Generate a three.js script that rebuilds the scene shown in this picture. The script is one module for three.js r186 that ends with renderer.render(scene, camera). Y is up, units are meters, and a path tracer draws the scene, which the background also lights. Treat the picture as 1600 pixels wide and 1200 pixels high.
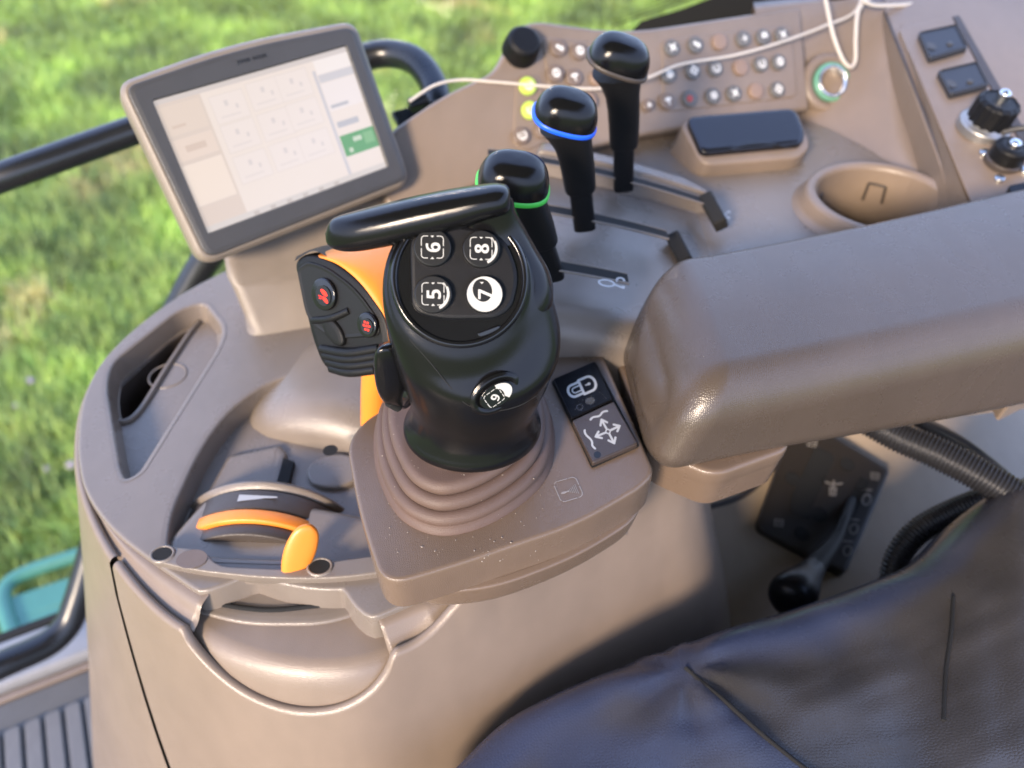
import * as THREE from 'three';
import { mergeGeometries } from 'three/addons/utils/BufferGeometryUtils.js';
import { ImprovedNoise } from 'three/addons/math/ImprovedNoise.js';

// ---------------------------------------------------------------- camera, sky, sun, exposure
const V3 = (x, y, z) => new THREE.Vector3(x, y, z), V2 = (x, y) => new THREE.Vector2(x, y);
const scene = new THREE.Scene();
const PITCH = 42 * Math.PI / 180, FOV = 50, EYE = V3(0, 1.05, 0);
const camera = new THREE.PerspectiveCamera(FOV, 4 / 3, 0.02, 400);
camera.position.copy(EYE);
camera.lookAt(0, EYE.y - Math.sin(PITCH), -Math.cos(PITCH));
camera.focus = 0.455; camera.userData.fStop = 5.2;
const renderer = new THREE.WebGLRenderer({ antialias: true });
renderer.toneMapping = THREE.LinearToneMapping;
renderer.toneMappingExposure = 2.9;
renderer.shadowMap.enabled = true;

const SUN = V3(-0.42, 0.40, 0.82).normalize();
{
  const W = 512, H = 256, data = new Float32Array(W * H * 4);
  for (let r = 0; r < H; r++) for (let c = 0; c < W; c++) {
    const el = ((r + 0.5) / H - 0.5) * Math.PI, az = ((c + 0.5) / W - 0.5) * 2 * Math.PI;
    const d = V3(Math.cos(el) * Math.cos(az), Math.sin(el), Math.cos(el) * Math.sin(az));
    const k = Math.pow(Math.max(0, Math.sin(el)), 0.55), w = Math.pow(Math.max(0, d.dot(SUN)), 6);
    const o = (r * W + c) * 4, low = el < 0 ? 0.35 : 1;
    data[o] = low * (THREE.MathUtils.lerp(1.08, 0.50, k) + 0.55 * w);
    data[o + 1] = low * (THREE.MathUtils.lerp(1.30, 0.72, k) + 0.47 * w);
    data[o + 2] = low * (THREE.MathUtils.lerp(1.75, 1.42, k) + 0.32 * w);
    data[o + 3] = 1;
  }
  const t = new THREE.DataTexture(data, W, H, THREE.RGBAFormat, THREE.FloatType);
  t.mapping = THREE.EquirectangularReflectionMapping; t.magFilter = THREE.LinearFilter; t.minFilter = THREE.LinearFilter; t.needsUpdate = true;
  scene.background = t; scene.environment = t;
  scene.backgroundIntensity = 0.7; scene.environmentIntensity = 0.7;
}
const sun = new THREE.DirectionalLight(new THREE.Color(1.0, 0.81, 0.62), 2.8);
sun.name = 'sun'; sun.position.copy(SUN).multiplyScalar(6); sun.castShadow = true; sun.shadow.radius = 22;
sun.shadow.mapSize.set(2048, 2048);
Object.assign(sun.shadow.camera, { left: -3, right: 3, top: 3, bottom: -3, near: 0.1, far: 30 });
scene.add(sun); scene.add(sun.target);

// ---------------------------------------------------------------- small tools
let seed = 20240611;
const rnd = () => { seed = (seed + 0x6d2b79f5) | 0; let t = Math.imul(seed ^ (seed >>> 15), 1 | seed); t = (t + Math.imul(t ^ (t >>> 7), 61 | t)) ^ t; return ((t ^ (t >>> 14)) >>> 0) / 4294967296; };
const noise = new ImprovedNoise(), lerp = THREE.MathUtils.lerp, clamp = THREE.MathUtils.clamp, smooth = THREE.MathUtils.smoothstep;
const FP = 600 / Math.tan(FOV / 2 * Math.PI / 180);               // focal length in the units the place was measured in
const CP = Math.cos(PITCH), SP = Math.sin(PITCH);
const dir = (x, y) => { const u = (x - 800) / FP, v = (600 - y) / FP; return V3(u, -SP + CP * v, -CP - SP * v); };
const onY = (x, y, h) => { const d = dir(x, y); return EYE.clone().addScaledVector(d, (h - EYE.y) / d.y); };   // sight line meets the level h
const onZ = (x, y, z) => { const d = dir(x, y); return d.multiplyScalar(z / d.z).add(EYE); };
const at = (x, y, t) => EYE.clone().addScaledVector(dir(x, y), t);

class Frame {                                                        // a plane with its own axes: u right, v up, n out of the surface
  constructor(o, n, u) {
    this.o = o.clone(); this.n = n.clone().normalize(); this.u = u.clone().addScaledVector(this.n, -u.dot(this.n)).normalize();
    this.v = new THREE.Vector3().crossVectors(this.n, this.u);
  }
  static three(a, b, c) { const u = b.clone().sub(a), w = c.clone().sub(a), n = u.clone().cross(w).normalize(); if (n.dot(EYE.clone().sub(a)) < 0) n.negate(); return new Frame(a, n, u); }
  px(x, y, w = 0) { const d = dir(x, y), o = this.o.clone().addScaledVector(this.n, w), t = o.sub(EYE).dot(this.n) / d.dot(this.n); const p = EYE.clone().addScaledVector(d, t).sub(this.o); return V2(p.dot(this.u), p.dot(this.v)); }
  w(p, h = 0) { return this.o.clone().addScaledVector(this.u, p.x).addScaledVector(this.v, p.y).addScaledVector(this.n, h); }
  pts(list, w = 0) { return list.map((p) => { const q = this.px(p[0], p[1], w); q.r = p[2]; return q; }); }
}
const level = (h) => new Frame(V3(0, h, 0), V3(0, 1, 0), V3(1, 0, 0));

function roundPoly(pts, r = 0.01, seg = 6, closed = true) {          // corners cut by arcs (as quadratic curves)
  const out = [], n = pts.length;
  for (let i = 0; i < n; i++) {
    const p = pts[i];
    if (!closed && (i === 0 || i === n - 1)) { out.push(p.clone()); continue; }
    const a = pts[(i + n - 1) % n], b = pts[(i + 1) % n], la = p.distanceTo(a), lb = p.distanceTo(b);
    const rr = Math.min(p.r ?? r, la * 0.48, lb * 0.48);
    if (rr < 1e-6) { out.push(p.clone()); continue; }
    const s = p.clone().lerp(a, rr / la), e = p.clone().lerp(b, rr / lb);
    for (let k = 0; k <= seg; k++) { const t = k / seg; out.push(s.clone().multiplyScalar((1 - t) * (1 - t)).addScaledVector(p, 2 * t * (1 - t)).addScaledVector(e, t * t)); }
  }
  return out;
}
const spline2 = (pts, n = 80, closed = true) => new THREE.CatmullRomCurve3(pts.map((p) => V3(p.x, p.y, 0)), closed, 'centripetal').getSpacedPoints(n).slice(0, closed ? n : n + 1).map((p) => V2(p.x, p.y));
const circle2 = (c, rx, ry = rx, n = 40, rot = 0) => Array.from({ length: n }, (_, i) => { const a = i / n * 2 * Math.PI, x = rx * Math.cos(a), y = ry * Math.sin(a); return V2(c.x + x * Math.cos(rot) - y * Math.sin(rot), c.y + x * Math.sin(rot) + y * Math.cos(rot)); });

function geom(pos, nor, uv, idx) {
  const g = new THREE.BufferGeometry();
  g.setAttribute('position', new THREE.Float32BufferAttribute(pos, 3));
  if (nor) g.setAttribute('normal', new THREE.Float32BufferAttribute(nor, 3));
  if (uv) { g.setAttribute('uv', new THREE.Float32BufferAttribute(uv, 2)); g.userData.keepUV = true; }
  g.setIndex(idx);
  if (!nor) g.computeVertexNormals();
  return g;
}
// rings of 3D points joined into a skin
function loft(rings, closed = true, { capA = false, capB = false } = {}) {
  const m = rings.length, n = rings[0].length, pos = [], idx = [];
  for (const r of rings) for (const p of r) pos.push(p.x, p.y, p.z);
  for (let j = 0; j < m - 1; j++) for (let i = 0; i < (closed ? n : n - 1); i++) {
    const a = j * n + i, b = j * n + (i + 1) % n, c = b + n, d = a + n;
    idx.push(a, b, c, a, c, d);
  }
  const gs = [geom(pos, null, null, idx)];
  const cap = (r, flip) => {
    const c = r.reduce((s, p) => s.add(p), V3(0, 0, 0)).multiplyScalar(1 / r.length), q = [c.x, c.y, c.z], ix = [];
    r.forEach((p) => q.push(p.x, p.y, p.z));
    for (let i = 0; i < n; i++) { const a = 1 + i, b = 1 + (i + 1) % n; flip ? ix.push(0, b, a) : ix.push(0, a, b); }
    gs.push(geom(q, null, null, ix));
  };
  if (capA) cap(rings[0], true);
  if (capB) cap(rings[m - 1], false);
  return join(gs);
}
// an outline in a frame swept through a profile of [inset, height]; closes with a flat cap that may have holes
function ringLoft(F, outline, profile, { cap = true, holes = [], flat0 = false } = {}) {
  let o = outline; if (THREE.ShapeUtils.isClockWise(o)) o = o.slice().reverse();
  o = o.filter((p, i) => p.distanceTo(o[(i + 1) % o.length]) > 1e-6);
  const n = o.length, nr = o.map((p, i) => {
    const a = o[(i + n - 1) % n], b = o[(i + 1) % n];
    const e1 = p.clone().sub(a).normalize(), e2 = b.clone().sub(p).normalize();
    const n1 = V2(e1.y, -e1.x), n2 = V2(e2.y, -e2.x), s = n1.clone().add(n2).normalize();
    return s.multiplyScalar(1 / Math.max(0.6, s.dot(n1)));
  });
  const flatRing = (d) => o.map((p, i) => p.clone().addScaledVector(nr[i], -d));
  if (cap) {                                                            // keep the cap's outline free of knots in narrow places
    const whole = (c) => { const a = Math.abs(THREE.ShapeUtils.area(c)); let s = 0; for (const [i, j, k] of THREE.ShapeUtils.triangulateShape(c.slice(), [])) s += Math.abs((c[j].x - c[i].x) * (c[k].y - c[i].y) - (c[k].x - c[i].x) * (c[j].y - c[i].y)) / 2; return Math.abs(s - a) < 0.004 * a; };
    let lim = profile[profile.length - 1][0]; for (let q = 0; q < 8 && lim > 0 && !whole(flatRing(lim)); q++) lim *= 0.7;
    if (lim < profile[profile.length - 1][0]) profile = profile.map(([d, h]) => [Math.min(d, lim), h]);
  }
  const rings = profile.map(([d, h]) => flatRing(d).map((p) => F.w(p, h)));
  const side = loft(rings, true);
  if (flat0) { const a = side.attributes.normal; /* smooth joint with the flat sheet around */ }
  const gs = [side];
  if (cap) {
    const [d, h] = profile[profile.length - 1], c = flatRing(d);
    gs.push(flatCap(F, c, h, holes));
  }
  return join(gs);
}
function flatCap(F, outline, h, holes = []) {
  let c = outline; if (THREE.ShapeUtils.isClockWise(c)) c = c.slice().reverse();
  const hs = holes.map((x) => THREE.ShapeUtils.isClockWise(x) ? x : x.slice().reverse());
  const tri = THREE.ShapeUtils.triangulateShape(c, hs), all = [...c, ...hs.flat()], pos = [], nor = [];
  for (const p of all) { const q = F.w(p, h); pos.push(q.x, q.y, q.z); nor.push(F.n.x, F.n.y, F.n.z); }
  return geom(pos, nor, null, tri.flat());
}
const prof = (list, seg = 5) => roundPoly(list.map(([a, b, r]) => { const p = V2(a, b); p.r = r ?? 0; return p; }), 0, seg, false).map((p) => [p.x, p.y]);
// a slab whose top (height 0) is the outline; rounded top edge
const slab = (F, outline, depth, r = 0.003, opt = {}) => ringLoft(F, outline, prof([[opt.draft ?? 0, -depth], [0, -r * 2.2], [0, 0, r], [r * 2.2, 0]].map((p, i) => i === 1 ? [p[0], p[1], r * 0.5] : p), opt.seg ?? 5).map(([d, h]) => [d, h + (opt.lift ?? 0)]), opt);
function join(gs) {
  if (gs.length === 1) return gs[0];
  const keep = gs.every((g) => g.userData.keepUV);
  const r = mergeGeometries(gs.map((g) => { const q = g.index ? g.toNonIndexed() : g.clone(); for (const k of Object.keys(q.attributes)) if (!['position', 'normal'].includes(k) && !(keep && k === 'uv')) q.deleteAttribute(k); return q; }));
  r.userData.keepUV = keep;
  return r;
}
function boxUV(g) {                                                   // uv in metres, by the side each triangle faces
  const q = g.index ? g.toNonIndexed() : g, p = q.attributes.position, uv = new Float32Array(p.count * 2);
  const a = V3(), b = V3(), c = V3(), n = V3();
  for (let i = 0; i < p.count; i += 3) {
    a.fromBufferAttribute(p, i); b.fromBufferAttribute(p, i + 1); c.fromBufferAttribute(p, i + 2);
    n.copy(b).sub(a).cross(c.clone().sub(a)); const x = Math.abs(n.x), y = Math.abs(n.y), z = Math.abs(n.z);
    [a, b, c].forEach((v, k) => { const [s, t] = y >= x && y >= z ? [v.x, v.z] : x >= z ? [v.z, v.y] : [v.x, v.y]; uv[(i + k) * 2] = s; uv[(i + k) * 2 + 1] = t; });
  }
  q.setAttribute('uv', new THREE.BufferAttribute(uv, 2));
  return q;
}
const names = new Map();
const numbered = (n) => { const k = names.get(n) ?? 0; names.set(n, k + 1); return k ? `${n}_${String(k).padStart(3, '0')}` : n; };
function tag(o, label, category, group, kind) { o.userData = { ...(label && { label }), ...(category && { category }), ...(group && { group }), ...(kind && { kind }) }; return o; }
function thing(name, label, category, base, group) { const g = new THREE.Group(); g.name = numbered(name); g.position.copy(base); scene.add(g); return tag(g, label, category, group); }
function part(name, gs, material, parent, label) {                    // geometry is given in the place's axes
  let g = join(Array.isArray(gs) ? gs : [gs]);
  if (!g.userData.keepUV) g = boxUV(g);
  const m = new THREE.Mesh(g, material); m.castShadow = m.receiveShadow = true;
  if (parent) {
    m.name = name; parent.updateWorldMatrix(true, false);
    const w = V3().setFromMatrixPosition(parent.matrixWorld); g.translate(-w.x, -w.y, -w.z); parent.add(m);
    if (label) m.userData.label = label;
  } else { m.name = numbered(name); scene.add(m); }
  return m;
}
function pipe(points, radius, seg = 80, rs = 12, closed = false) {
  const c = new THREE.CatmullRomCurve3(points, closed, 'centripetal'), f = c.computeFrenetFrames(seg, closed), rings = [];
  for (let j = 0; j <= seg; j++) {
    const t = j / seg, p = c.getPointAt(t), r = typeof radius === 'function' ? radius(t) : radius;
    rings.push(Array.from({ length: rs }, (_, i) => { const a = i / rs * 2 * Math.PI; return p.clone().addScaledVector(f.normals[j], r * Math.cos(a)).addScaledVector(f.binormals[j], r * Math.sin(a)); }));
  }
  return loft(rings, true, { capA: !closed, capB: !closed });
}
const ring3 = (c, U, V, a, b, n = 48, pw = 2) => Array.from({ length: n }, (_, i) => { const t = i / n * 2 * Math.PI, x = Math.cos(t), y = Math.sin(t), k = 2 / pw; return c.clone().addScaledVector(U, a * Math.sign(x) * Math.abs(x) ** k).addScaledVector(V, b * Math.sign(y) * Math.abs(y) ** k); });
// quad with its own 0..1 picture, laid h above a frame; corners top-left, top-right, bottom-right, bottom-left
function decal(F, corners, h, seg = 1) {
  const [a, b, c, d] = corners.map((p) => p.isVector2 ? p : F.px(p[0], p[1], h)), pos = [], uv = [], nor = [];
  for (const [p, u, v] of [[a, 0, 1], [b, 1, 1], [c, 1, 0], [d, 0, 0]]) { const q = F.w(p, h); pos.push(q.x, q.y, q.z); uv.push(u, v); nor.push(F.n.x, F.n.y, F.n.z); }
  return geom(pos, nor, uv, [0, 2, 1, 0, 3, 2]);
}
function disc(F, c, r, h, rot = 0, n = 36) {                          // round print with 0..1 uv
  const pos = [], uv = [], nor = [], idx = [];
  const put = (p, u, v) => { const q = F.w(p, h); pos.push(q.x, q.y, q.z); uv.push(u, v); nor.push(F.n.x, F.n.y, F.n.z); };
  put(c, 0.5, 0.5);
  for (let i = 0; i < n; i++) { const a = i / n * 2 * Math.PI; put(V2(c.x + r * Math.cos(a), c.y + r * Math.sin(a)), 0.5 + 0.5 * Math.cos(a - rot), 0.5 + 0.5 * Math.sin(a - rot)); idx.push(0, 1 + i, 1 + (i + 1) % n); }
  return geom(pos, nor, uv, idx);
}
// round button or cap standing on a frame
const cap3 = (F, c, r, h, e = 0.0012, n = 28, base = 0) => ringLoft(F, circle2(c, r, r, n), prof([[0, base], [0, base + h, e], [r * 0.55, base + h + e * 0.25], [r * 0.97, base + h + e * 0.35]], 4));
// slightly domed block following an outline
const block = (F, outline, h, r, base = 0) => ringLoft(F, outline, prof([[0, base], [0, base + h, r], [r * 2, base + h]], 5));

// ---------------------------------------------------------------- textures and materials
function dataTex(n, fn, channels = 1, srgb = false) {
  const d = new Uint8Array(n * n * 4);
  for (let y = 0; y < n; y++) for (let x = 0; x < n; x++) { const c = fn(x / n, y / n, x, y), o = (y * n + x) * 4; if (channels === 1) d[o] = d[o + 1] = d[o + 2] = clamp(c * 255, 0, 255); else for (let k = 0; k < 3; k++) d[o + k] = clamp(c[k] * 255, 0, 255); d[o + 3] = 255; }
  const t = new THREE.DataTexture(d, n, n, THREE.RGBAFormat); t.wrapS = t.wrapT = THREE.RepeatWrapping; t.magFilter = THREE.LinearFilter; t.minFilter = THREE.LinearMipmapLinearFilter; t.generateMipmaps = true;
  if (srgb) t.colorSpace = THREE.SRGBColorSpace; t.needsUpdate = true; return t;
}
const tile = (t, perMetre) => { const c = t.clone(); c.repeat.set(perMetre, perMetre); c.needsUpdate = true; return c; };
function cells(n, per) {                                              // pebbled leather: distance to the nearest of jittered points
  const pts = []; for (let j = 0; j < per; j++) for (let i = 0; i < per; i++) pts.push([(i + 0.1 + 0.8 * rnd()) / per, (j + 0.1 + 0.8 * rnd()) / per]);
  return dataTex(n, (u, v) => {
    const ci = Math.floor(u * per), cj = Math.floor(v * per); let d1 = 9, d2 = 9;
    for (let b = -1; b <= 1; b++) for (let a = -1; a <= 1; a++) {
      const ii = (ci + a + per) % per, jj = (cj + b + per) % per, p = pts[jj * per + ii];
      let dx = Math.abs(p[0] - u), dy = Math.abs(p[1] - v); dx = Math.min(dx, 1 - dx); dy = Math.min(dy, 1 - dy);
      const d = Math.hypot(dx, dy) * per; if (d < d1) { d2 = d1; d1 = d; } else if (d < d2) d2 = d;
    }
    return smooth(d2 - d1, 0, 0.5);
  });
}
const leatherTex = cells(512, 34), grainTex = cells(256, 40);
const pn = (u, v, f, z) => { const a = 2 * Math.PI; return noise.noise(Math.cos(u * a) * f + 7.1, Math.sin(u * a) * f + z, 3.3 + Math.cos(v * a) * f) * 0.6 + noise.noise(Math.sin(v * a) * f, Math.cos(u * a) * f + z, 9.7 + Math.sin(u * a) * f) * 0.6; };
const smearTex = dataTex(256, (u, v) => 0.5 + 0.42 * pn(u, v, 1.3, 2) + 0.2 * pn(u, v, 4, 5) + 0.12 * (rnd() - 0.5));
const smearTexR = dataTex(128, (u, v) => 0.75 + 0.35 * pn(u, v, 1.4, 4) + 0.1 * pn(u, v, 5, 3));
const tintTex = dataTex(256, (u, v) => { const k = 0.94 + 0.09 * pn(u, v, 1.1, 1) + 0.05 * pn(u, v, 4, 8) + 0.02 * (rnd() - 0.5); return [k, k * 0.995, k * 0.985]; }, 3);
const lin = (r, g, b) => new THREE.Color().setRGB(r, g, b);
const mat = (name, color, rough, extra = {}) => { const m = new THREE.MeshPhysicalMaterial({ color, roughness: rough, ...extra }); m.name = name; return m; };
const plastic = (name, color, rough, bump = 0.00007, extra = {}) => mat(name, color, rough, { bumpMap: tile(grainTex, 26), bumpScale: bump, map: tile(tintTex, 4), roughnessMap: tile(smearRough, 5), ...extra });
const smearRough = dataTex(128, (u, v) => 0.86 + 0.15 * pn(u, v, 1.5, 4) + 0.03 * (rnd() - 0.5));
const M = {
  beige: plastic('beige_plastic', lin(0.205, 0.157, 0.120), 0.38),
  deck: plastic('grey_beige_plastic', lin(0.185, 0.154, 0.128), 0.33),
  brown: plastic('brown_plastic', lin(0.145, 0.102, 0.073), 0.30),
  dark: plastic('dark_brown_plastic', lin(0.05, 0.039, 0.032), 0.5),
  symbolBrown: plastic('switch_plastic', lin(0.05, 0.037, 0.031), 0.42),
  grey: plastic('grey_bezel', lin(0.05, 0.048, 0.047), 0.5),
  taupe: plastic('taupe_plastic', lin(0.20, 0.165, 0.13), 0.45),
  black: mat('black_plastic', lin(0.005, 0.005, 0.0055), 0.17, { specularIntensity: 0.55, bumpMap: tile(grainTex, 60), bumpScale: 0.000012, roughnessMap: tile(smearRough, 12) }),
  gloss: mat('glossy_black_plastic', lin(0.006, 0.006, 0.007), 0.18, { roughnessMap: tile(smearRough, 12) }),
  rubber: mat('black_rubber', lin(0.007, 0.007, 0.0075), 0.42, { specularIntensity: 0.4, bumpMap: tile(grainTex, 60), bumpScale: 0.00004 }),
  void: mat('dark_gap', lin(0.006, 0.006, 0.006), 0.9),
  orange: plastic('orange_plastic', lin(0.80, 0.25, 0.03), 0.45, 0.00004),
  blue: mat('blue_ring', lin(0.01, 0.10, 0.75), 0.4), green: mat('green_ring', lin(0.06, 0.5, 0.06), 0.4), tan: mat('tan_ring', lin(0.3, 0.2, 0.14), 0.45),
  lime: mat('lime_button', lin(0.42, 0.56, 0.08), 0.45),
  red: mat('red_button', lin(0.35, 0.05, 0.04), 0.5),
  steel: mat('steel', lin(0.62, 0.62, 0.6), 0.28, { metalness: 1, roughnessMap: tile(smearRough, 20) }),
  tube: mat('black_painted_tube', lin(0.009, 0.0095, 0.011), 0.34, { roughnessMap: tile(smearRough, 8) }),
  white: mat('white_print', lin(0.4, 0.4, 0.38), 0.5),
  cable: mat('white_cable', lin(0.56, 0.49, 0.40), 0.45),
};
M.cream = plastic('cream_trim', lin(0.42, 0.33, 0.24), 0.5);
M.leather = mat('pebbled_armrest_skin', lin(0.072, 0.055, 0.043), 0.32, { bumpMap: tile(leatherTex, 24), bumpScale: 0.00006, map: tile(tintTex, 3), roughnessMap: tile(smearRough, 6) });
const dustTex = (() => { const n = 1024, c = document.createElement('canvas'); c.width = c.height = n; const x = c.getContext('2d'); x.fillStyle = '#fff'; x.fillRect(0, 0, n, n); return c; })();
function printed(w, h, draw, extra = {}, alpha = false) {
  const c = document.createElement('canvas'); c.width = w; c.height = h; const x = c.getContext('2d'); draw(x, w, h);
  const t = new THREE.CanvasTexture(c); t.colorSpace = THREE.SRGBColorSpace; t.magFilter = THREE.LinearFilter; t.anisotropy = 8;
  const m = mat('print', lin(0.5, 0.5, 0.5), 0.45, { map: t, ...extra }); if (alpha) m.transparent = true; return m;
}

// ================================================================= THE SETTING
const GROUND = -1.3;
{
  const g = new THREE.PlaneGeometry(300, 300, 1, 1); g.rotateX(-Math.PI / 2); g.translate(0, GROUND, 0);
  const soil = dataTex(256, (u, v) => { const a = 0.5 + 0.5 * pn(u, v, 2, 3), b = rnd(); return [0.11 + 0.06 * a + 0.03 * b, 0.17 + 0.08 * a + 0.04 * b, 0.05 + 0.02 * b]; }, 3);
  const m = part('ground', g, mat('turf_soil', lin(0.9, 0.9, 0.9), 0.95, { map: tile(soil, 0.5) }));
  tag(m, 'green turf under the grass outside the cab', 'ground', null, 'structure');
}
{
  const N = 13, pos = [], nor = [], idx = [];
  for (let b = 0; b < N; b++) {
    const a = rnd() * 6.283, r = 0.035 * Math.sqrt(rnd()), x = Math.cos(a) * r, z = Math.sin(a) * r, h = 0.06 + 0.085 * rnd(), lean = 0.02 + 0.06 * rnd(), fa = rnd() * 6.283, w = 0.0028 + 0.0026 * rnd();
    const lx = Math.cos(fa) * lean, lz = Math.sin(fa) * lean, sx = -Math.sin(fa) * w, sz = Math.cos(fa) * w, k = pos.length / 3;
    for (const [t, q] of [[0, 1], [0.5, 0.85], [1, 0]]) for (const s of q ? [-1, 1] : [0]) { pos.push(x + lx * t * t + sx * s * q, h * (t - 0.18 * t * t), z + lz * t * t + sz * s * q); nor.push(Math.cos(fa) * -0.5, 0.8, Math.sin(fa) * -0.5); }
    idx.push(k, k + 1, k + 3, k, k + 3, k + 2, k + 2, k + 3, k + 4);
  }
  const g = geom(pos, nor, null, idx), m = mat('grass_blade', lin(1, 1, 1), 0.6, { transmission: 0.4, thickness: 0, side: THREE.DoubleSide });
  const spots = [], corner = (x, y) => onY(x, y, GROUND);
  const zone = (xa, xb, ya, yb, count) => {
    for (let i = 0; i < count; i++) {
      const p = corner(lerp(xa, xb, rnd()), lerp(ya, yb, rnd())); spots.push(p);
    }
  };
  // even over the field that shows: rejection by area
  let tries = 0;
  while (spots.length < 78000 && tries++ < 600000) {
    const x = lerp(-6.2, 3.2, rnd()), z = lerp(-9.4, -1.0, rnd());
    const vx = x, vy = GROUND - EYE.y, t = -(vy * SP + z * CP), px = 800 + FP * x / t, py = 600 - FP * (vy * CP - z * SP) / t;
    if (t < 0.5 || px < -90 || px > 1320 || py < -110 || py > 1100) continue;
    if (!(py < 330 || px < 420)) continue;
    spots.push(V3(x, GROUND, z));
  }
  const im = new THREE.InstancedMesh(g, m, spots.length), d = new THREE.Object3D(), col = new THREE.Color();
  spots.forEach((p, i) => {
    d.position.copy(p); d.rotation.set((rnd() - 0.5) * 0.5, rnd() * 6.283, (rnd() - 0.5) * 0.5); const s = (0.75 + 0.7 * rnd()) * (1 + 0.45 * Math.max(0, noise.noise(p.x * 1.6, 12.3, p.z * 1.6))); d.scale.set(s, s * (0.75 + 0.75 * rnd()), s); d.updateMatrix(); im.setMatrixAt(i, d.matrix);
    const n1 = noise.noise(p.x * 1.1, 3.1, p.z * 1.1), n2 = noise.noise(p.x * 3.7, 8.2, p.z * 3.7), dry = smooth(n1 + 0.5 * n2 + 0.35 * (rnd() - 0.5), 0.32, 0.72), n3 = noise.noise(p.x * 2.1 + 4, 1.7, p.z * 2.1), k = Math.max(0.3, 0.82 + 0.5 * n2 + 0.55 * n3 + 0.45 * (rnd() - 0.5));
    col.setRGB(lerp(0.40, 0.60, dry) * k, lerp(0.53, 0.50, dry) * k, lerp(0.085, 0.18, dry) * k); im.setColorAt(i, col);
  });
  im.name = 'grass'; im.castShadow = im.receiveShadow = true; scene.add(im); tag(im, 'lush green meadow grass with dry yellowish patches outside the cab', 'grass', null, 'stuff');
}
{ // a few small pale flowers in the grass
  const pos = []; for (let i = 0; i < 7; i++) { const p = onY(lerp(-20, 260, rnd()), lerp(620, 900, rnd()), GROUND), s = new THREE.SphereGeometry(0.014 + 0.01 * rnd(), 8, 5); s.scale(1, 0.45, 1); s.rotateZ(rnd() - 0.5); s.translate(p.x, GROUND + 0.10 + 0.05 * rnd(), p.z); pos.push(s.toNonIndexed()); }
  const m = part('clover_flowers', pos, mat('pale_petals', lin(0.42, 0.30, 0.36), 0.8)); tag(m, 'tiny pale pink clover flowers scattered in the grass at the left', 'flowers', null, 'stuff');
}
// ---- cab floor
{
  const F = level(0), o = [V2(-0.95, -1.1), V2(0.9, -1.1), V2(0.9, 1.15), V2(-0.15, 0.80), V2(-0.62, 0.585), V2(-0.95, 0.43)];
  const m = part('cab_floor', slab(F, roundPoly(o, 0.01), 0.04, 0.004), M.dark); tag(m, 'dark floor of the cab under the rubber mat', 'floor', null, 'structure');
  const R = level(1.86), r = part('cab_roof', slab(R, roundPoly([V2(-0.95, -1.0), V2(0.95, -1.0), V2(0.95, 1.0), V2(-0.95, 0.75)], 0.2, 8), 0.12, 0.02), mat('headliner_fabric', lin(0.22, 0.19, 0.165), 0.9)); tag(r, 'roof of the cab with beige headliner', 'roof', null, 'structure');
}
const UP = V3(0, 1, 0), X = V3(1, 0, 0);
const cc = (...a) => a.map(([x, y, h]) => onY(x, y, h));
{ // rubber mat with ribs, and the sill in front of it
  const a = onY(-60, 1125, 0.012), b = onY(200, 1022, 0.012), ax = b.clone().sub(a).normalize(), back = V3(-ax.z, 0, ax.x);   // back points to the camera side
  const base = a.clone(), t = thing('floor_mat', 'grey ribbed rubber mat on the cab floor at the lower left', 'floor mat', base);
  const F = new Frame(base, UP, ax), L = 0.62, W = 0.42;
  part('mat_sheet', slab(F, [V2(-0.25, 0), V2(-0.25, -W), V2(L, -W), V2(L, 0)], 0.01, 0.003), mat('worn_rubber', lin(0.10, 0.097, 0.094), 0.75, { map: tile(tintTex, 6), bumpMap: tile(grainTex, 18), bumpScale: 0.0002 }), t);
  const ribM = mat('rib_rubber', lin(0.135, 0.13, 0.127), 0.62, { map: tile(tintTex, 9) });
  for (let i = -8; i < 20; i++) part('rib', block(F, roundPoly([V2(i * 0.024 + 0.002, -0.045), V2(i * 0.024 + 0.0205, -0.045), V2(i * 0.024 + 0.0205, -W + 0.02), V2(i * 0.024 + 0.002, -W + 0.02)], 0.004, 3), 0.006, 0.002), ribM, t);
  const s = thing('door_sill', 'grey painted metal sill bar between the floor mat and the black tube', 'sill', base);
  const S = new Frame(base.clone().addScaledVector(UP, 0.02), UP, ax);
  part('sill_bar', slab(S, [V2(-0.3, 0.014), V2(0.62, 0.014), V2(0.62, 0.085), V2(-0.3, 0.085)], 0.05, 0.008), mat('grey_paint', lin(0.22, 0.22, 0.225), 0.5, { map: tile(tintTex, 5) }), s);
  part('edge_strip', slab(S, [V2(-0.3, 0.087), V2(0.62, 0.087), V2(0.62, 0.10), V2(-0.3, 0.10)], 0.045, 0.003), M.void, s);
  part('trim_strip', slab(new Frame(base.clone().addScaledVector(UP, 0.004), UP, ax), [V2(-0.3, 0.001), V2(0.62, 0.001), V2(0.62, 0.012), V2(-0.3, 0.012)], 0.03, 0.002), M.beige, s);
}
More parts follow.
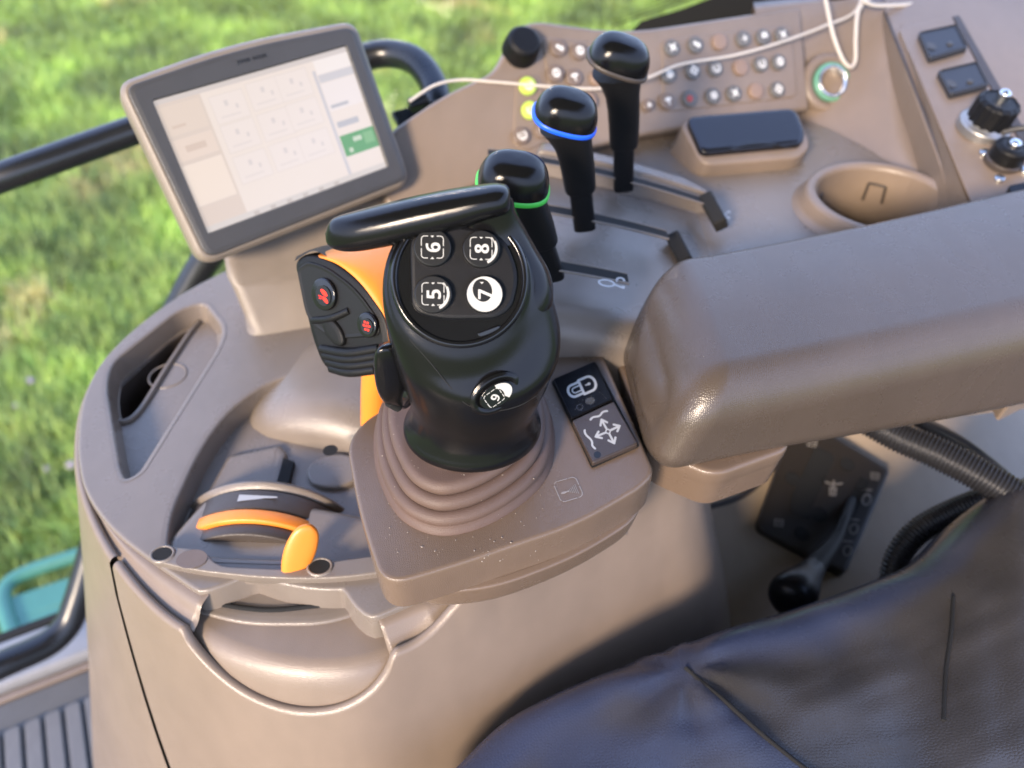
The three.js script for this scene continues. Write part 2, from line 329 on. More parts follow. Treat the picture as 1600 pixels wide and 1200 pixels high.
{ // slatted green step outside the door
  const h = -0.42, F = level(h), base = onY(20, 960, h);
  const t = thing('entry_step', 'turquoise green slatted step outside the cab beyond the black tube', 'step', base);
  const teal = mat('teal_paint', lin(0.05, 0.19, 0.15), 0.5, { map: tile(tintTex, 3) });
  const w = (x, y, d = 0) => onY(x, y, h + d), bar = (n, a, b, r) => part(n, pipe([w(...a), w(...a).lerp(w(...b), 0.5), w(...b)], r, 8, 10), teal, t);
  part('frame', pipe([w(40, 1040), w(26, 1010), w(6, 925), w(22, 905), w(150, 858), w(260, 820)], 0.016, 50, 10), teal, t);
  for (const [a, b] of [[[14, 952], [260, 868]], [[26, 985], [260, 912]], [[38, 1018], [260, 946]]]) {
    const p = w(...a), q = w(...b), d = q.clone().sub(p).normalize();
    const G = new Frame(p, UP, d), L = p.distanceTo(q);
    part('slat', slab(G, [V2(0, -0.032), V2(L, -0.032), V2(L, 0.032), V2(0, 0.032)], 0.03, 0.005), teal, t);
  }
  const G = level(h - 0.16); part('lower_tread', slab(G, G.pts([[28, 1000], [260, 925], [280, 1050], [40, 1100]]), 0.03, 0.004), teal, t);
}

// ================================================================= RIGHT-HAND CONSOLE
const DECK = 0.60, DF = level(DECK);
const console_ = thing('armrest_console', 'beige moulded side console with oblong storage tray and U shaped dip in its front', 'console', V3(-0.1, 0.2, -0.4));
{
  // plan of the outer shell at deck height, from far left round the front to the right
  const planPts = [[-0.20, -0.74], [-0.305, -0.635], [-0.346, -0.545], [-0.348, -0.49], [-0.327, -0.42], [-0.30, -0.372], [-0.262, -0.325], [-0.215, -0.288], [-0.16, -0.263], [-0.10, -0.258], [-0.052, -0.278], [0.0, -0.309], [0.05, -0.343], [0.10, -0.377], [0.127, -0.396], [0.139, -0.415], [0.146, -0.53]];
  const curve = new THREE.CatmullRomCurve3(planPts.map(([x, z]) => V3(x, 0, z)), false, 'centripetal'); curve.arcLengthDivisions = 400;
  const P = (s) => curve.getPointAt(clamp(s, 0, 1)), Nn = (s) => { const t = curve.getTangentAt(clamp(s, 0, 1)); return V3(-t.z, 0, t.x).normalize(); };
  const near = (q) => { let best = 0, bd = 9; for (let i = 0; i <= 600; i++) { const d = P(i / 600).distanceTo(q); if (d < bd) { bd = d; best = i / 600; } } return best; };
  const flare = (y) => 0.055 * Math.pow(Math.max(0, (DECK - y) / 0.2), 1.05);
  // the dip: its two shoulders and its bottom, found along the plan
  const s1 = near(onY(300, 975, 0.585).setY(0)), s2 = near(onY(592, 975, 0.582).setY(0)), sm = (s1 + s2) / 2;
  const top = (s) => {
    const k = (s - s1) / (s2 - s1), base = lerp(DECK - 0.006, 0.588, smooth(s, s1 - 0.08, s1)) ;
    if (k <= 0 || k >= 1) return k >= 1 ? lerp(0.588, 0.655, smooth(s, s2 + 0.01, s2 + 0.11)) : base;
    const q = Math.pow(Math.sin(Math.PI * k), 0.62);
    return 0.588 - 0.037 * q;
  };
  const sa = near(onY(168, 905, 0.58).setY(0)), sb = near(V3(-0.212, 0, -0.287)), seam = (y) => lerp(sa, sb, clamp((0.58 - y) / 0.18, 0, 1.4));
  const shell = (f0, f1, n) => {                                       // f0(y), f1(y): where it begins and ends along the plan
    const rows = [];
    const th = 0.0065;
    const lev = [];
    for (let j = 0; j <= 16; j++) lev.push(['out', j / 16]);
    for (let j = 1; j <= 6; j++) lev.push(['rim', j / 6]);
    for (let j = 1; j <= 8; j++) lev.push(['in', j / 8]);
    for (const [k, q] of lev) {
      const r = [];
      for (let i = 0; i <= n; i++) {
        const guessS = lerp(f0(0.5), f1(0.5), i / n), T = top(lerp(f0(DECK), f1(DECK), i / n));
        let y, off;
        const yOut = lerp(0.2, T - th / 2, q);
        if (k === 'out') { y = yOut; off = flare(y); }
        else if (k === 'rim') { const a = q * Math.PI; y = T - th / 2 + Math.sin(a) * th / 2; off = flare(T) + (Math.cos(a) - 1) * th / 2; }
        else { y = lerp(T - th / 2, 0.3, q); off = flare(y) - th; }
        const s = lerp(f0(y), f1(y), i / n), p = P(s).addScaledVector(Nn(s), off); p.y = y; r.push(p);
      }
      rows.push(r);
    }
    return loft(rows, false);
  };
  const gap = 0.0022;
  part('front_skirt', shell((y) => seam(y) + gap, () => 1, 200), M.beige, console_);
  part('side_skirt', shell(() => 0, (y) => seam(y) - gap, 90), M.beige, console_);
  // inner body: deck sheet with tray and throttle well cut in
  const sl = near(onY(150, 740, DECK).setY(0)), sEnd = near(V3(0.03, 0, -0.31)), inner = []; for (let i = 0; i <= 160; i++) { const s = i / 160 * sEnd, p = P(s).addScaledVector(Nn(s), -0.0035 - 0.016 * smooth(s, sl, sl + 0.13) - 0.027 * smooth(s, s1 - 0.006, s1 + 0.022) * (1 - smooth(s, s2 - 0.03, s2 - 0.002))); inner.push(V2(p.x, -p.z)); }
  inner.push(V2(0.08, 0.36), V2(0.10, 0.70), V2(-0.1, 0.76));
  const tray = roundPoly(DF.pts([[322, 468, 0.02], [356, 512, 0.02], [345, 545, 0.02], [222, 742, 0.03], [190, 757, 0.03], [180, 735, 0.02], [159, 604, 0.02], [168, 566, 0.02], [276, 482, 0.03]]), 0.015, 8);
  const well = roundPoly(DF.pts([[250, 862, 0.01], [258, 800, 0.02], [306, 698, 0.03], [352, 636, 0.03], [420, 590, 0.03], [500, 571, 0.03], [620, 560, 0.02], [680, 700, 0.02], [640, 872, 0.01], [520, 884, 0.01], [330, 878, 0.01]]), 0.015, 8);
  part('deck', ringLoft(DF, inner, prof([[-0.010, -0.30], [-0.002, -0.03, 0.015], [0, 0, 0.005], [0.0055, 0]], 6), { holes: [tray, well] }), M.deck, console_);
  {
    const off = (s) => -0.0035 - 0.016 * smooth(s, sl, sl + 0.13);
    for (const [s0, s9] of [[sl - 0.02, s1 + 0.001], [s2 - 0.001, sEnd]]) {
      const A = [], B = [], C = [], D2 = [];
      for (let i = 0; i <= 80; i++) { const s = lerp(s0, s9, i / 80), e = off(s), f = 1, T = Math.min(top(s), DECK - 0.006), mk = (o, y) => { const p = P(s).addScaledVector(Nn(s), o); p.y = y; return p; }; A.push(mk(e - 0.003, DECK - 0.0035)); B.push(mk(lerp(e, -0.006, 0.35 * f), lerp(DECK, T, 0.3) - 0.002)); C.push(mk(lerp(e, -0.006, 0.08 + 0.67 * f), lerp(DECK, T, 0.8) - 0.003)); D2.push(mk(-0.0035, T - 0.0045)); }
      part('inner_wall', loft(smoothRings([A, B, C, D2], 4), false), M.beige, console_);
    }
  }
  {
    const rows = []; for (const [o, y] of [[-0.0058, 0.42], [-0.0058, 0.50], [-0.0058, 0.545], [-0.0062, 0.562], [-0.0080, 0.570], [-0.0115, 0.5755], [-0.018, 0.578], [-0.060, 0.578]]) { const r = []; for (let i = 0; i <= 60; i++) { const s = lerp(s1 - 0.012, s2 + 0.012, i / 60), p = P(s).addScaledVector(Nn(s), o + flare(y)); p.y = y; r.push(p); } rows.push(r); }
    part('dip_wall', loft(rows, false), M.beige, console_);
  }
  // tray: rounded lip, wall, floor on two levels
  part('tray', ringLoft(DF, tray, prof([[-0.0005, 0.0004], [0.0035, 0, 0.0035], [0.006, -0.0182, 0.001], [0.007, -0.0190]], 5), { cap: false }), M.deck, console_);
  const TF = level(DECK - 0.0181);
  const pocket = roundPoly(TF.pts([[300, 513], [213, 648, 0.01], [184, 662, 0.008], [177, 632, 0.012], [185, 605, 0.012], [268, 530, 0.02]]), 0.01, 6);
  part('tray_floor', flatCap(TF, tray, 0, [pocket]), M.deck, console_);
  part('tray_pocket', ringLoft(TF, pocket, prof([[-0.0004, 0.0002], [0.001, -0.001, 0.001], [0.004, -0.05]], 4), { cap: false }), M.dark, console_);
  part('pocket_floor', flatCap(TF, pocket, -0.05), M.void, console_);
  part('pocket_divider', pipe([[318, 494], [303, 511], [262, 572], [215, 645], [200, 657], [180, 660]].map(([x, y]) => onY(x, y, DECK - 0.0165)), 0.0022, 60, 10), M.deck, console_);
  part('round_emboss', ringLoft(TF, circle2(TF.px(262, 587), 0.0165, 0.0165, 40), prof([[0, 0], [0.0006, 0.0008, 0.0004], [0.0014, 0.0008, 0.0004], [0.002, 0]], 2), { cap: false }), M.deck, console_);
  // well
  part('lever_well', [ringLoft(DF, well, prof([[-0.0005, 0.0004], [0.004, 0, 0.004], [0.006, -0.020]], 5), { cap: false }), flatCap(DF, well, -0.0185)], M.deck, console_);
  const WF = level(DECK - 0.033);
  // domed lever cover inside the well: part of a barrel lying along the sight line
  {
    const c0 = onY(470, 705, DECK - 0.052), c1 = onY(545, 600, DECK - 0.05), ax = V3(0.25, 0, -1).normalize(), sd = V3(1, 0, 0.25).normalize(), rings = [];
    for (let j = 0; j <= 20; j++) { const q = j / 20, e = Math.pow(Math.max(0, 1 - Math.pow(Math.abs(q * 2 - 1), 5)), 0.5), r = []; for (let i = 0; i <= 30; i++) { const a = i / 30 * Math.PI; r.push(onY(505, 745, DECK - 0.046).addScaledVector(ax, q * 0.135).addScaledVector(sd, -Math.cos(a) * 0.084 * (0.5 + 0.5 * e)).addScaledVector(UP, Math.sin(a) * 0.058 * e)); } rings.push(r); }
    part('lever_cover', loft(rings.reverse(), false), M.deck, console_);
    const H = level(DECK - 0.008);
    part('cover_cap', block(H, roundPoly(H.pts([[352, 700], [436, 684, 0.004], [447, 698, 0.004], [430, 768, 0.006], [330, 812, 0.02], [308, 775, 0.02]]), 0.005), 0.014, 0.006, -0.02), M.deck, console_);
    part('cap_recess', slab(level(DECK - 0.014), H.pts([[440, 706], [458, 712], [444, 768], [424, 764]]), 0.02, 0.001), M.void, console_);
    const BF = level(DECK + 0.001), bc = BF.px(518, 713);
    part('screw_boss', block(BF, circle2(bc, 0.021, 0.017, 36), 0.005, 0.004, -0.02), M.deck, console_);
    part('screw_hole', disc(level(DECK + 0.0075), bc, 0.0055, 0), M.void, console_);
    // lower apron with the dial arch
    part('dial_apron', slab(level(DECK - 0.003), roundPoly(DF.pts([[292, 800, 0.02], [330, 760, 0.02], [430, 772, 0.02], [560, 798], [690, 820], [660, 905], [252, 884], [256, 840, 0.01]]), 0.01), 0.03, 0.007), M.deck, console_);
  }
  // front bar with two open bosses, and the finger pull under it
  const HF = level(DECK + 0.006);
  const bar = roundPoly(HF.pts([[231, 864, 0.006], [244, 851, 0.006], [318, 858, 0.01], [340, 884, 0.012], [470, 890, 0.02], [520, 876, 0.012], [640, 860, 0.004], [640, 888, 0.004], [530, 904, 0.02], [420, 904, 0.05], [300, 891, 0.03], [234, 875, 0.006]]), 0.006, 6);
  part('front_bar', ringLoft(HF, bar, prof([[0.006, -0.013], [0.001, -0.009, 0.004], [0, 0, 0.0035], [0.0035, 0]], 5)), M.deck, console_);
  for (const [x, y, r] of [[254, 866, 0.0065], [500, 886, 0.0068]]) part('open_boss', ringLoft(HF, circle2(HF.px(x, y), r, r * 0.82, 28), prof([[-0.002, 0], [-0.001, 0.0015, 0.001], [0.0005, 0.0005, 0.001], [0.001, -0.006]], 3), { cap: false }), M.deck, console_), part('boss_hole', flatCap(HF, circle2(HF.px(x, y), r * 0.95, r * 0.78, 28), 0.0008), M.void, console_);
  part('round_pocket', flatCap(HF, circle2(HF.px(300, 874), 0.010, 0.0075, 28), 0.0006), M.brown, console_);
  const PF = level(DECK - 0.020);
  const pull = roundPoly(PF.pts([[262, 925, 0.01], [270, 880, 0.01], [640, 880, 0.01], [630, 925, 0.02], [560, 960, 0.04], [500, 976, 0.04], [380, 976, 0.04], [300, 954, 0.02]]), 0.01, 6);
  part('finger_pull', ringLoft(PF, pull, prof([[0.010, -0.06], [0.001, -0.014, 0.008], [0, 0, 0.005], [0.006, 0.0005]], 6)), M.deck, console_);
  part('pull_slot', pipe([[312, 922], [317, 934], [345, 944], [420, 953], [500, 946]].map(([x, y]) => onY(x, y, DECK - 0.0192)), 0.0018, 40, 8), M.void, console_);
}
{ // monitor post rising from the deck, leaning back behind the monitor
  const ring = (l, m, r, tl, tr, rr = 0.012) => {
    const a = at(l[0], l[1], tl), c = at(m[0], m[1], (tl + tr) / 2 - 0.004), d = at(r[0], r[1], tr), bk = V3(-0.02, 0.0, -0.06);
    const pts = [a, c, d, d.clone().add(bk), a.clone().add(bk)], out = [];
    for (let i = 0; i < 5; i++) { const p = pts[i], q = pts[(i + 4) % 5], n = pts[(i + 1) % 5], k = i === 1 ? 0.03 : rr, s = p.clone().lerp(q, Math.min(0.45, k / p.distanceTo(q))), e = p.clone().lerp(n, Math.min(0.45, k / p.distanceTo(n))); for (let j = 0; j <= 6; j++) { const t = j / 6; out.push(s.clone().multiplyScalar((1 - t) ** 2).addScaledVector(p, 2 * t * (1 - t)).addScaledVector(e, t * t)); } }
    return out;
  };
  const key = [[[345, 585], [470, 560], [660, 500], 0.70, 0.74], [[372, 548], [485, 530], [650, 480], 0.715, 0.745], [[392, 522], [500, 508], [645, 462], 0.718, 0.75], [[378, 490], [490, 478], [632, 430], 0.712, 0.752], [[362, 452], [478, 446], [620, 392], 0.706, 0.755], [[357, 444], [474, 438], [618, 384], 0.7035, 0.754], [[355, 436], [472, 430], [616, 376], 0.705, 0.756], [[352, 415], [470, 410], [615, 340], 0.703, 0.758], [[346, 340], [460, 330], [605, 270], 0.712, 0.765]];
  part('monitor_post', loft(key.map((k) => ring(...k)), true, { capB: true }), M.taupe, console_);
}

// ---- monitor
{
  const t0 = 0.615, q = [[190, 128, 1], [553, 35, 1.1314], [638, 285, 1.1902], [318, 410, 1.0588]].map(([x, y, k]) => at(x, y, t0 * k));
  const F = Frame.three(q[3], q[2], q[0]);
  const t = thing('display_monitor', 'tilted touchscreen monitor with grey bezel standing on the console post', 'monitor', F.w(F.px(470, 400), -0.03));
  const body = roundPoly(F.pts([[179, 129, 0.014], [368, 63, 0.3], [557, 29, 0.014], [646, 287, 0.016], [316, 418, 0.016]]), 0.01, 8);
  part('housing', ringLoft(F, body, prof([[0.02, -0.045], [0.002, -0.032, 0.01], [0, -0.004, 0.003], [0.0035, 0, 0.002], [0.006, 0]], 5)), M.taupe, t);
  const scr = F.pts([[236, 157, 0.002], [540, 71, 0.002], [606, 262, 0.002], [324, 367, 0.002]]);
  const bz = roundPoly(F.pts([[195, 137, 0.009], [369, 78, 0.3], [550, 42, 0.009], [636, 280, 0.01], [323, 404, 0.01]]), 0.008, 8);
  const sc = roundPoly(scr, 0.002, 4);
  part('bezel', [ringLoft(F, bz, prof([[-0.0004, -0.001], [0, 0.0022, 0.0012], [0.004, 0.003]], 4), { holes: [] , cap: false }),
    flatCap(F, (() => { let o = bz; return ringIn(o, 0.004); })(), 0.003, [sc]),
    ringLoft(F, sc, prof([[-0.0003, 0.003], [0.0004, 0.0026, 0.0004], [0.001, 0.0004]], 3), { cap: false })], M.grey, t);
  const ui = (x, w, h) => {
    x.fillStyle = '#efe9e6'; x.fillRect(0, 0, w, h);
    x.fillStyle = '#d9d6d8'; x.fillRect(0, 0, w, 30); x.fillStyle = '#e2d8d2'; x.fillRect(0, 30, w * 0.22, h);
    const box = (a, b, c, d, f, s = '#ddd6d3') => { x.fillStyle = f; x.fillRect(a, b, c, d); x.strokeStyle = s; x.lineWidth = 3; x.strokeRect(a, b, c, d); };
    box(14, 40, 180, 120, '#e6dcd5'); box(14, 172, 180, 90, '#eadfd8'); box(14, 275, 180, 170, '#f2e9e2'); 
    x.fillStyle = '#dccfc7'; x.fillRect(60, 205, 90, 26); x.fillRect(40, 120, 60, 12);
    for (const [a, b] of [[300, 70], [470, 60], [610, 60], [300, 190], [470, 190], [610, 185], [300, 320], [470, 320], [610, 320]]) { box(a - 70, b - 15, 150, 112, '#efeaea', '#e4dfdf'); x.fillStyle = '#dddade'; x.fillRect(a - 14 + (b % 7), b + 12, 16, 22); x.fillRect(a + 30, b + 36, 12, 18); x.fillStyle = '#e6e2e4'; x.fillRect(a - 48, b + 70, 90, 8); }
    x.fillStyle = '#cfd1dc'; x.fillRect(716, 70, 14, h); x.fillStyle = '#f4f2f4'; x.fillRect(735, 30, 180, 60); x.fillStyle = '#d3d5de'; x.fillRect(735, 92, 180, 34);
    x.fillStyle = '#f0edf0'; x.fillRect(735, 130, 180, 120); x.fillStyle = '#c2c6d0'; x.fillRect(745, 300, 110, 26); x.fillRect(745, 225, 90, 14);
    x.fillStyle = '#6fae78'; x.fillRect(735, 360, 176, 92); x.fillStyle = '#cfe2cf'; x.fillRect(795, 380, 44, 20); x.fillRect(760, 420, 20, 20); x.fillStyle = '#8cc290'; x.fillRect(850, 375, 50, 50);
    x.fillStyle = '#dcdada'; x.fillRect(0, h - 34, w, 34); x.fillStyle = '#cbc6c4'; for (let i = 0; i < 6; i++) x.fillRect(230 + i * 80, h - 26, 26, 16);
  };
  const m = printed(920, 560, ui, { roughness: 0.22, color: lin(0.12, 0.12, 0.12) }); m.emissive = lin(0.27, 0.245, 0.22); m.emissiveMap = m.map; m.name = 'lit_screen';
  const scg = part('screen', decal(F, [[234, 155], [541, 69], [608, 263], [323, 369]], 0.0006), m, t);
  // maker's name pressed into the bezel
  const nm = printed(512, 64, (x, w, h) => { x.clearRect(0, 0, w, h); x.fillStyle = '#232323'; x.font = 'bold 46px sans-serif'; x.textAlign = 'center'; x.textBaseline = 'middle'; x.fillText('JOHN  DEERE', w / 2, h / 2); }, {}, true);
  part('maker_name', decal(F, [[349, 97], [434, 76], [438, 86], [353, 108]], 0.0034), nm, t);
}
function ringIn(o, d) { let q = o; if (THREE.ShapeUtils.isClockWise(q)) q = q.slice().reverse(); const n = q.length; return q.map((p, i) => { const a = q[(i + n - 1) % n], b = q[(i + 1) % n], e = b.clone().sub(a).normalize(); return V2(p.x - e.y * d, p.y + e.x * d); }); }

{ // black tube rail behind the monitor, and the bent tube at the lower left
  const t = thing('grab_rail', 'black tube rail running behind the monitor and bending down at its right end', 'rail', at(660, 180, 0.82));
  part('tube', pipe([at(-90, 310, 0.80), at(0, 278, 0.80), at(200, 207, 0.83), at(420, 130, 0.86), at(560, 92, 0.88), at(605, 84, 0.88), at(645, 93, 0.87), at(672, 122, 0.86), at(684, 160, 0.85), at(686, 215, 0.85)], 0.0145, 120, 18), M.tube, t);
  const B = new Frame(at(650, 175, 0.80), V3(0.1, 0.8, 0.6), V3(0.95, 0.12, -0.3));
  part('mount_plate', block(B, roundPoly(B.pts([[610, 172], [684, 152], [690, 176], [622, 194]]), 0.003), 0.008, 0.003, -0.01), M.tube, t);
  part('mount_lug', block(B, roundPoly(B.pts([[636, 168], [668, 158], [672, 172], [642, 182]]), 0.003), 0.013, 0.003, 0.005), M.tube, t);
  const d = thing('door_frame_tube', 'bent black tube standing on the sill left of the console', 'tube frame', onY(60, 1010, 0.06));
  part('tube', pipe([at(345, 375, 0.95), at(310, 425, 0.97), at(262, 520, 1.0), at(200, 700, 1.04), at(152, 835, 1.06), at(122, 935, 1.07), at(106, 975, 1.07), at(80, 1002, 1.06), at(0, 1040, 1.02), at(-80, 1078, 0.99)], 0.0175, 120, 18), M.tube, d);
}

// ================================================================= REAR CONSOLE: lever hump, button wall, cup holder, switch strip
const K = 0.67, KF = level(K);
const rear = thing('rear_console', 'beige moulded console body behind the levers with a round cup holder and glossy black lid', 'console body', V3(0.2, K, -0.7));
const BPF = Frame.three(onY(820, 240, 0.69), onY(1250, 160, 0.69), onY(1250, 12, 0.765));
const cupC = (() => { const p = onY(1381, 306, K + 0.016); return V2(p.x, -p.z); })(), cupR = 0.0555;
{
  const o = roundPoly(KF.pts([[640, 285, 0.01], [600, 420, 0.03], [640, 520, 0.05], [780, 500, 0.05], [1000, 505, 0.03], [1300, 500], [1900, 440], [1700, 220], [1255, 175], [1000, 205], [820, 248]]), 0.01);
  part('shelf', ringLoft(KF, o, prof([[-0.004, -0.12], [-0.002, -0.03, 0.01], [0, 0, 0.012], [0.012, 0]], 5), { holes: [circle2(cupC, cupR + 0.004, cupR + 0.004, 60)] }), M.deck, rear);
  // cup holder: raised ring, well, floor, embossed bracket mark
  part('cup_ring', ringLoft(KF, circle2(cupC, cupR + 0.016, cupR + 0.016, 72), prof([[-0.004, 0.0002], [0.001, 0.004, 0.003], [0.005, 0.016, 0.005], [0.011, 0.0175, 0.004], [0.0155, 0.014, 0.004], [0.019, -0.10, 0.004], [0.03, -0.105]], 5), { cap: true }), M.beige, rear);
  const ang = -0.75, wallP = (a, y, d = 0.0) => V3(cupC.x + Math.cos(a) * (cupR - 0.0035 - d), y, -(cupC.y + Math.sin(a) * (cupR - 0.0035 - d)));
  const mark = (a0, y0, a1, y1) => pipe([wallP(a0, y0), wallP((a0 + a1) / 2, (y0 + y1) / 2), wallP(a1, y1)], 0.0013, 10, 8);
  part('cup_mark', [mark(1.10, K - 0.018, 1.12, K - 0.001), mark(1.12, K - 0.001, 1.42, K + 0.0005), mark(1.42, K + 0.0005, 1.44, K - 0.017)], M.dark, rear);
  part('cup_mark', [mark(2.5, K - 0.016, 2.52, K + 0.001), mark(2.52, K + 0.001, 2.66, K + 0.001)], M.dark, rear);
}
{ // wall sweeping up behind the cup holder to the switch strip
  const lo = [[1180, 190], [1255, 190], [1330, 222], [1395, 262], [1450, 300], [1510, 350], [1560, 420]].map(([x, y]) => onY(x, y, K - 0.001));
  const hi = [[1180, 16, 0.768], [1255, 8, 0.766], [1330, 2, 0.765], [1388, 12, 0.764], [1430, 110, 0.742], [1480, 235, 0.72], [1525, 350, 0.705]].map(([x, y, h]) => onY(x, y, h));
  const ca = new THREE.CatmullRomCurve3(lo, false, 'centripetal'), cb = new THREE.CatmullRomCurve3(hi, false, 'centripetal'), rows = [];
  for (let j = 0; j <= 14; j++) { const q = j / 14, r = []; for (let i = 0; i <= 60; i++) { const s = i / 60, a = ca.getPoint(s), b = cb.getPoint(s), m = V3(lerp(a.x, b.x, 0.42), lerp(a.y, b.y, 0.10), lerp(a.z, b.z, 0.42)); r.push(a.clone().multiplyScalar((1 - q) ** 2).addScaledVector(m, 2 * q * (1 - q)).addScaledVector(b, q * q)); } rows.push(r); }
  const back = []; for (let i = 0; i <= 60; i++) { const b = cb.getPoint(i / 60); back.push(b.add(V3(0.0, 0.004, -0.012))); } rows.push(back);
  const back2 = back.map((p) => p.clone().add(V3(0.01, -0.04, -0.03))); rows.push(back2);
  part('curved_wall', loft(rows, false), M.beige, rear);
}
{ // glossy lid standing on a moulded block
  const F = new Frame(onY(1160, 225, 0.692), V3(0.08, 0.93, 0.36), V3(0.95, 0, -0.33));
  const blk = roundPoly(F.pts([[1062, 190, 0.012], [1100, 182], [1245, 168, 0.014], [1268, 228, 0.012], [1250, 246, 0.01], [1098, 258, 0.012]]), 0.01, 6);
  part('lid_block', ringLoft(F, blk, prof([[-0.006, -0.06], [-0.001, -0.010, 0.01], [0, 0, 0.004], [0.006, 0.001]], 6)), M.beige, rear);
  const lid = roundPoly(F.pts([[1069, 190, 0.01], [1238, 176, 0.01], [1254, 214, 0.008], [1250, 232, 0.006], [1094, 247, 0.008]]), 0.008, 7);
  const lidM = mat('lid_gloss', lin(0.007, 0.007, 0.009), 0.12);
  part('glossy_lid', ringLoft(F, lid, prof([[0, 0], [0, 0.0065, 0.003], [0.004, 0.0075, 0.003], [0.006, 0.0075]], 5)), lidM, rear);
  part('finger_notch', pipe([[1128, 236], [1165, 226], [1200, 224], [1236, 229]].map(([x, y]) => F.w(F.px(x, y, 0.0075), 0.0065)), (t) => 0.0004 + 0.0016 * Math.sin(Math.PI * clamp(t, 0.02, 0.98)), 30, 10), M.gloss, rear);
}
// ---- button panel
{
  const F = BPF, t = thing('button_panel', 'sloping beige panel covered with rows of small round symbol buttons', 'button panel', F.w(F.px(1000, 150)));
  const o = roundPoly(F.pts([[600, 330, 0.02], [610, 205, 0.01], [692, 150, 0.02], [772, 112, 0.03], [790, 80, 0.02], [806, 42, 0.02], [840, 32, 0.02], [950, 47, 0.2], [1010, 46, 0.1], [1252, 10, 0.004], [1266, 172, 0.004], [1000, 212, 0.02], [800, 262, 0.02], [660, 330, 0.02]]), 0.01, 7);
  part('panel_body', ringLoft(F, o, prof([[0.004, -0.05], [-0.001, -0.016, 0.01], [0, 0, 0.008], [0.0105, 0]], 6)), M.beige, t);
  const rim = (pts) => ringLoft(F, roundPoly(F.pts(pts), 0.008, 6), prof([[-0.0002, 0], [0.0004, 0.0012, 0.0008], [0.003, 0.0016]], 3));
  part('button_plate', rim([[1032, 62], [1236, 38], [1246, 152], [1036, 176]]), M.beige, t);
  part('button_plate', rim([[845, 58], [946, 66], [956, 140], [858, 142]]), M.beige, t);
  part('button_plate', rim([[806, 120], [842, 115], [862, 215], [826, 236], [800, 226]]), M.beige, t);
  const glyph = [
    (x) => { x.strokeRect(40, 44, 48, 36); x.beginPath(); x.moveTo(64, 30); x.lineTo(64, 100); x.stroke(); },
    (x) => { x.beginPath(); x.arc(64, 64, 30, 0, 7); x.stroke(); x.fillRect(56, 40, 16, 44); x.fillRect(40, 76, 48, 10); },
    (x) => { x.fillRect(30, 58, 68, 12); x.fillRect(58, 30, 12, 68); },
    (x) => { x.fillRect(30, 60, 68, 14); x.strokeRect(44, 34, 40, 20); },
    (x) => { x.beginPath(); x.moveTo(34, 34); x.lineTo(94, 94); x.moveTo(94, 34); x.lineTo(34, 94); x.stroke(); x.beginPath(); x.arc(64, 64, 14, 0, 7); x.stroke(); },
    (x) => { x.beginPath(); x.moveTo(64, 26); x.lineTo(100, 64); x.lineTo(64, 102); x.lineTo(28, 64); x.closePath(); x.stroke(); x.fillRect(54, 54, 20, 20); },
    (x) => { x.beginPath(); x.ellipse(64, 52, 34, 16, 0, 0, 7); x.fill(); x.fillRect(56, 60, 14, 40); },
    (x) => { x.fillRect(58, 34, 10, 60); x.beginPath(); x.arc(64, 64, 34, -0.9, 3.9); x.stroke(); },
    (x) => { x.beginPath(); x.arc(50, 54, 18, 0, 7); x.fill(); x.beginPath(); x.arc(76, 78, 22, 0, 7); x.fill(); },
    (x) => { x.beginPath(); x.moveTo(64, 30); x.lineTo(94, 90); x.lineTo(34, 90); x.closePath(); x.fill(); },
  ];
  const prints = glyph.map((g) => printed(128, 128, (x) => { x.clearRect(0, 0, 128, 128); x.strokeStyle = x.fillStyle = '#ece9e2'; x.lineWidth = 15; g(x); }, { roughness: 0.5, color: lin(0.8, 0.8, 0.78) }, true));
  const greyB = mat('grey_button', lin(0.11, 0.104, 0.097), 0.5), tanB = mat('tan_button', lin(0.15, 0.11, 0.085), 0.45), blank = mat('blank_button', lin(0.23, 0.155, 0.11), 0.45);
  const put = (x, y, m, g, r = 0.0083) => {
    const c = F.px(x, y, 0.004), b = part('button', cap3(F, c, r, 0.0042, 0.0016, 28, 0.0012), m, t);
    if (g >= 0) { const s = part('symbol', disc(F, c, r * 0.86, 0.0064, 0.1, 28), prints[g], null); scene.remove(s); names.set('symbol', 0); s.name = 'symbol'; s.geometry.translate(-t.position.x, -t.position.y, -t.position.z); b.add(s); }
    return b;
  };
  let g = 0;
  for (const [x, y] of [[1050, 75], [1087, 70], [1162, 61], [1193, 58], [1222, 55], [1045, 117], [1083, 111], [1118, 107], [1189, 100], [1217, 97], [1114, 150], [1147, 146], [1215, 140]])
    put(x, y, greyB, [4, 8, 2, 3, 4, 0, 5, 7, 7, 1, 0, 4, 5][g++]);
  for (const [x, y] of [[1125, 65], [1158, 105], [1182, 142], [935, 122], [920, 158]]) put(x, y, blank, -1, 0.0084);
  for (const [x, y, k, r] of [[873, 75, 8], [905, 80, 1], [868, 115, 1], [897, 121, 6], [1043, 158, 6], [1013, 164, 9, 0.006], [815, 212, 7], [849, 203, 7]]) put(x, y, tanB, k, r);
  for (const [x, y] of [[825, 134], [829, 172]]) put(x, y, M.lime, 7, 0.0086).userData.label = 'lime green round button';
  put(1078, 154, greyB, -1); const rd = part('red_dot', cap3(F, F.px(1078, 154, 0.006), 0.0034, 0.0012, 0.0004, 20, 0.0055), M.red, t);
  // rotary knob
  const N = 72, c = F.px(818, 72, 0.01), kn = [];
  const KFm = new Frame(F.w(c, 0), F.n.clone().add(V3(0.05, 0.35, 0)), F.u), zero = V2(0, 0);
  const gear = Array.from({ length: N }, (_, i) => { const a = i / N * 2 * Math.PI, r = 0.0158 + (i % 2 ? 0.0006 : -0.0004); return V2(r * Math.cos(a), r * Math.sin(a)); });
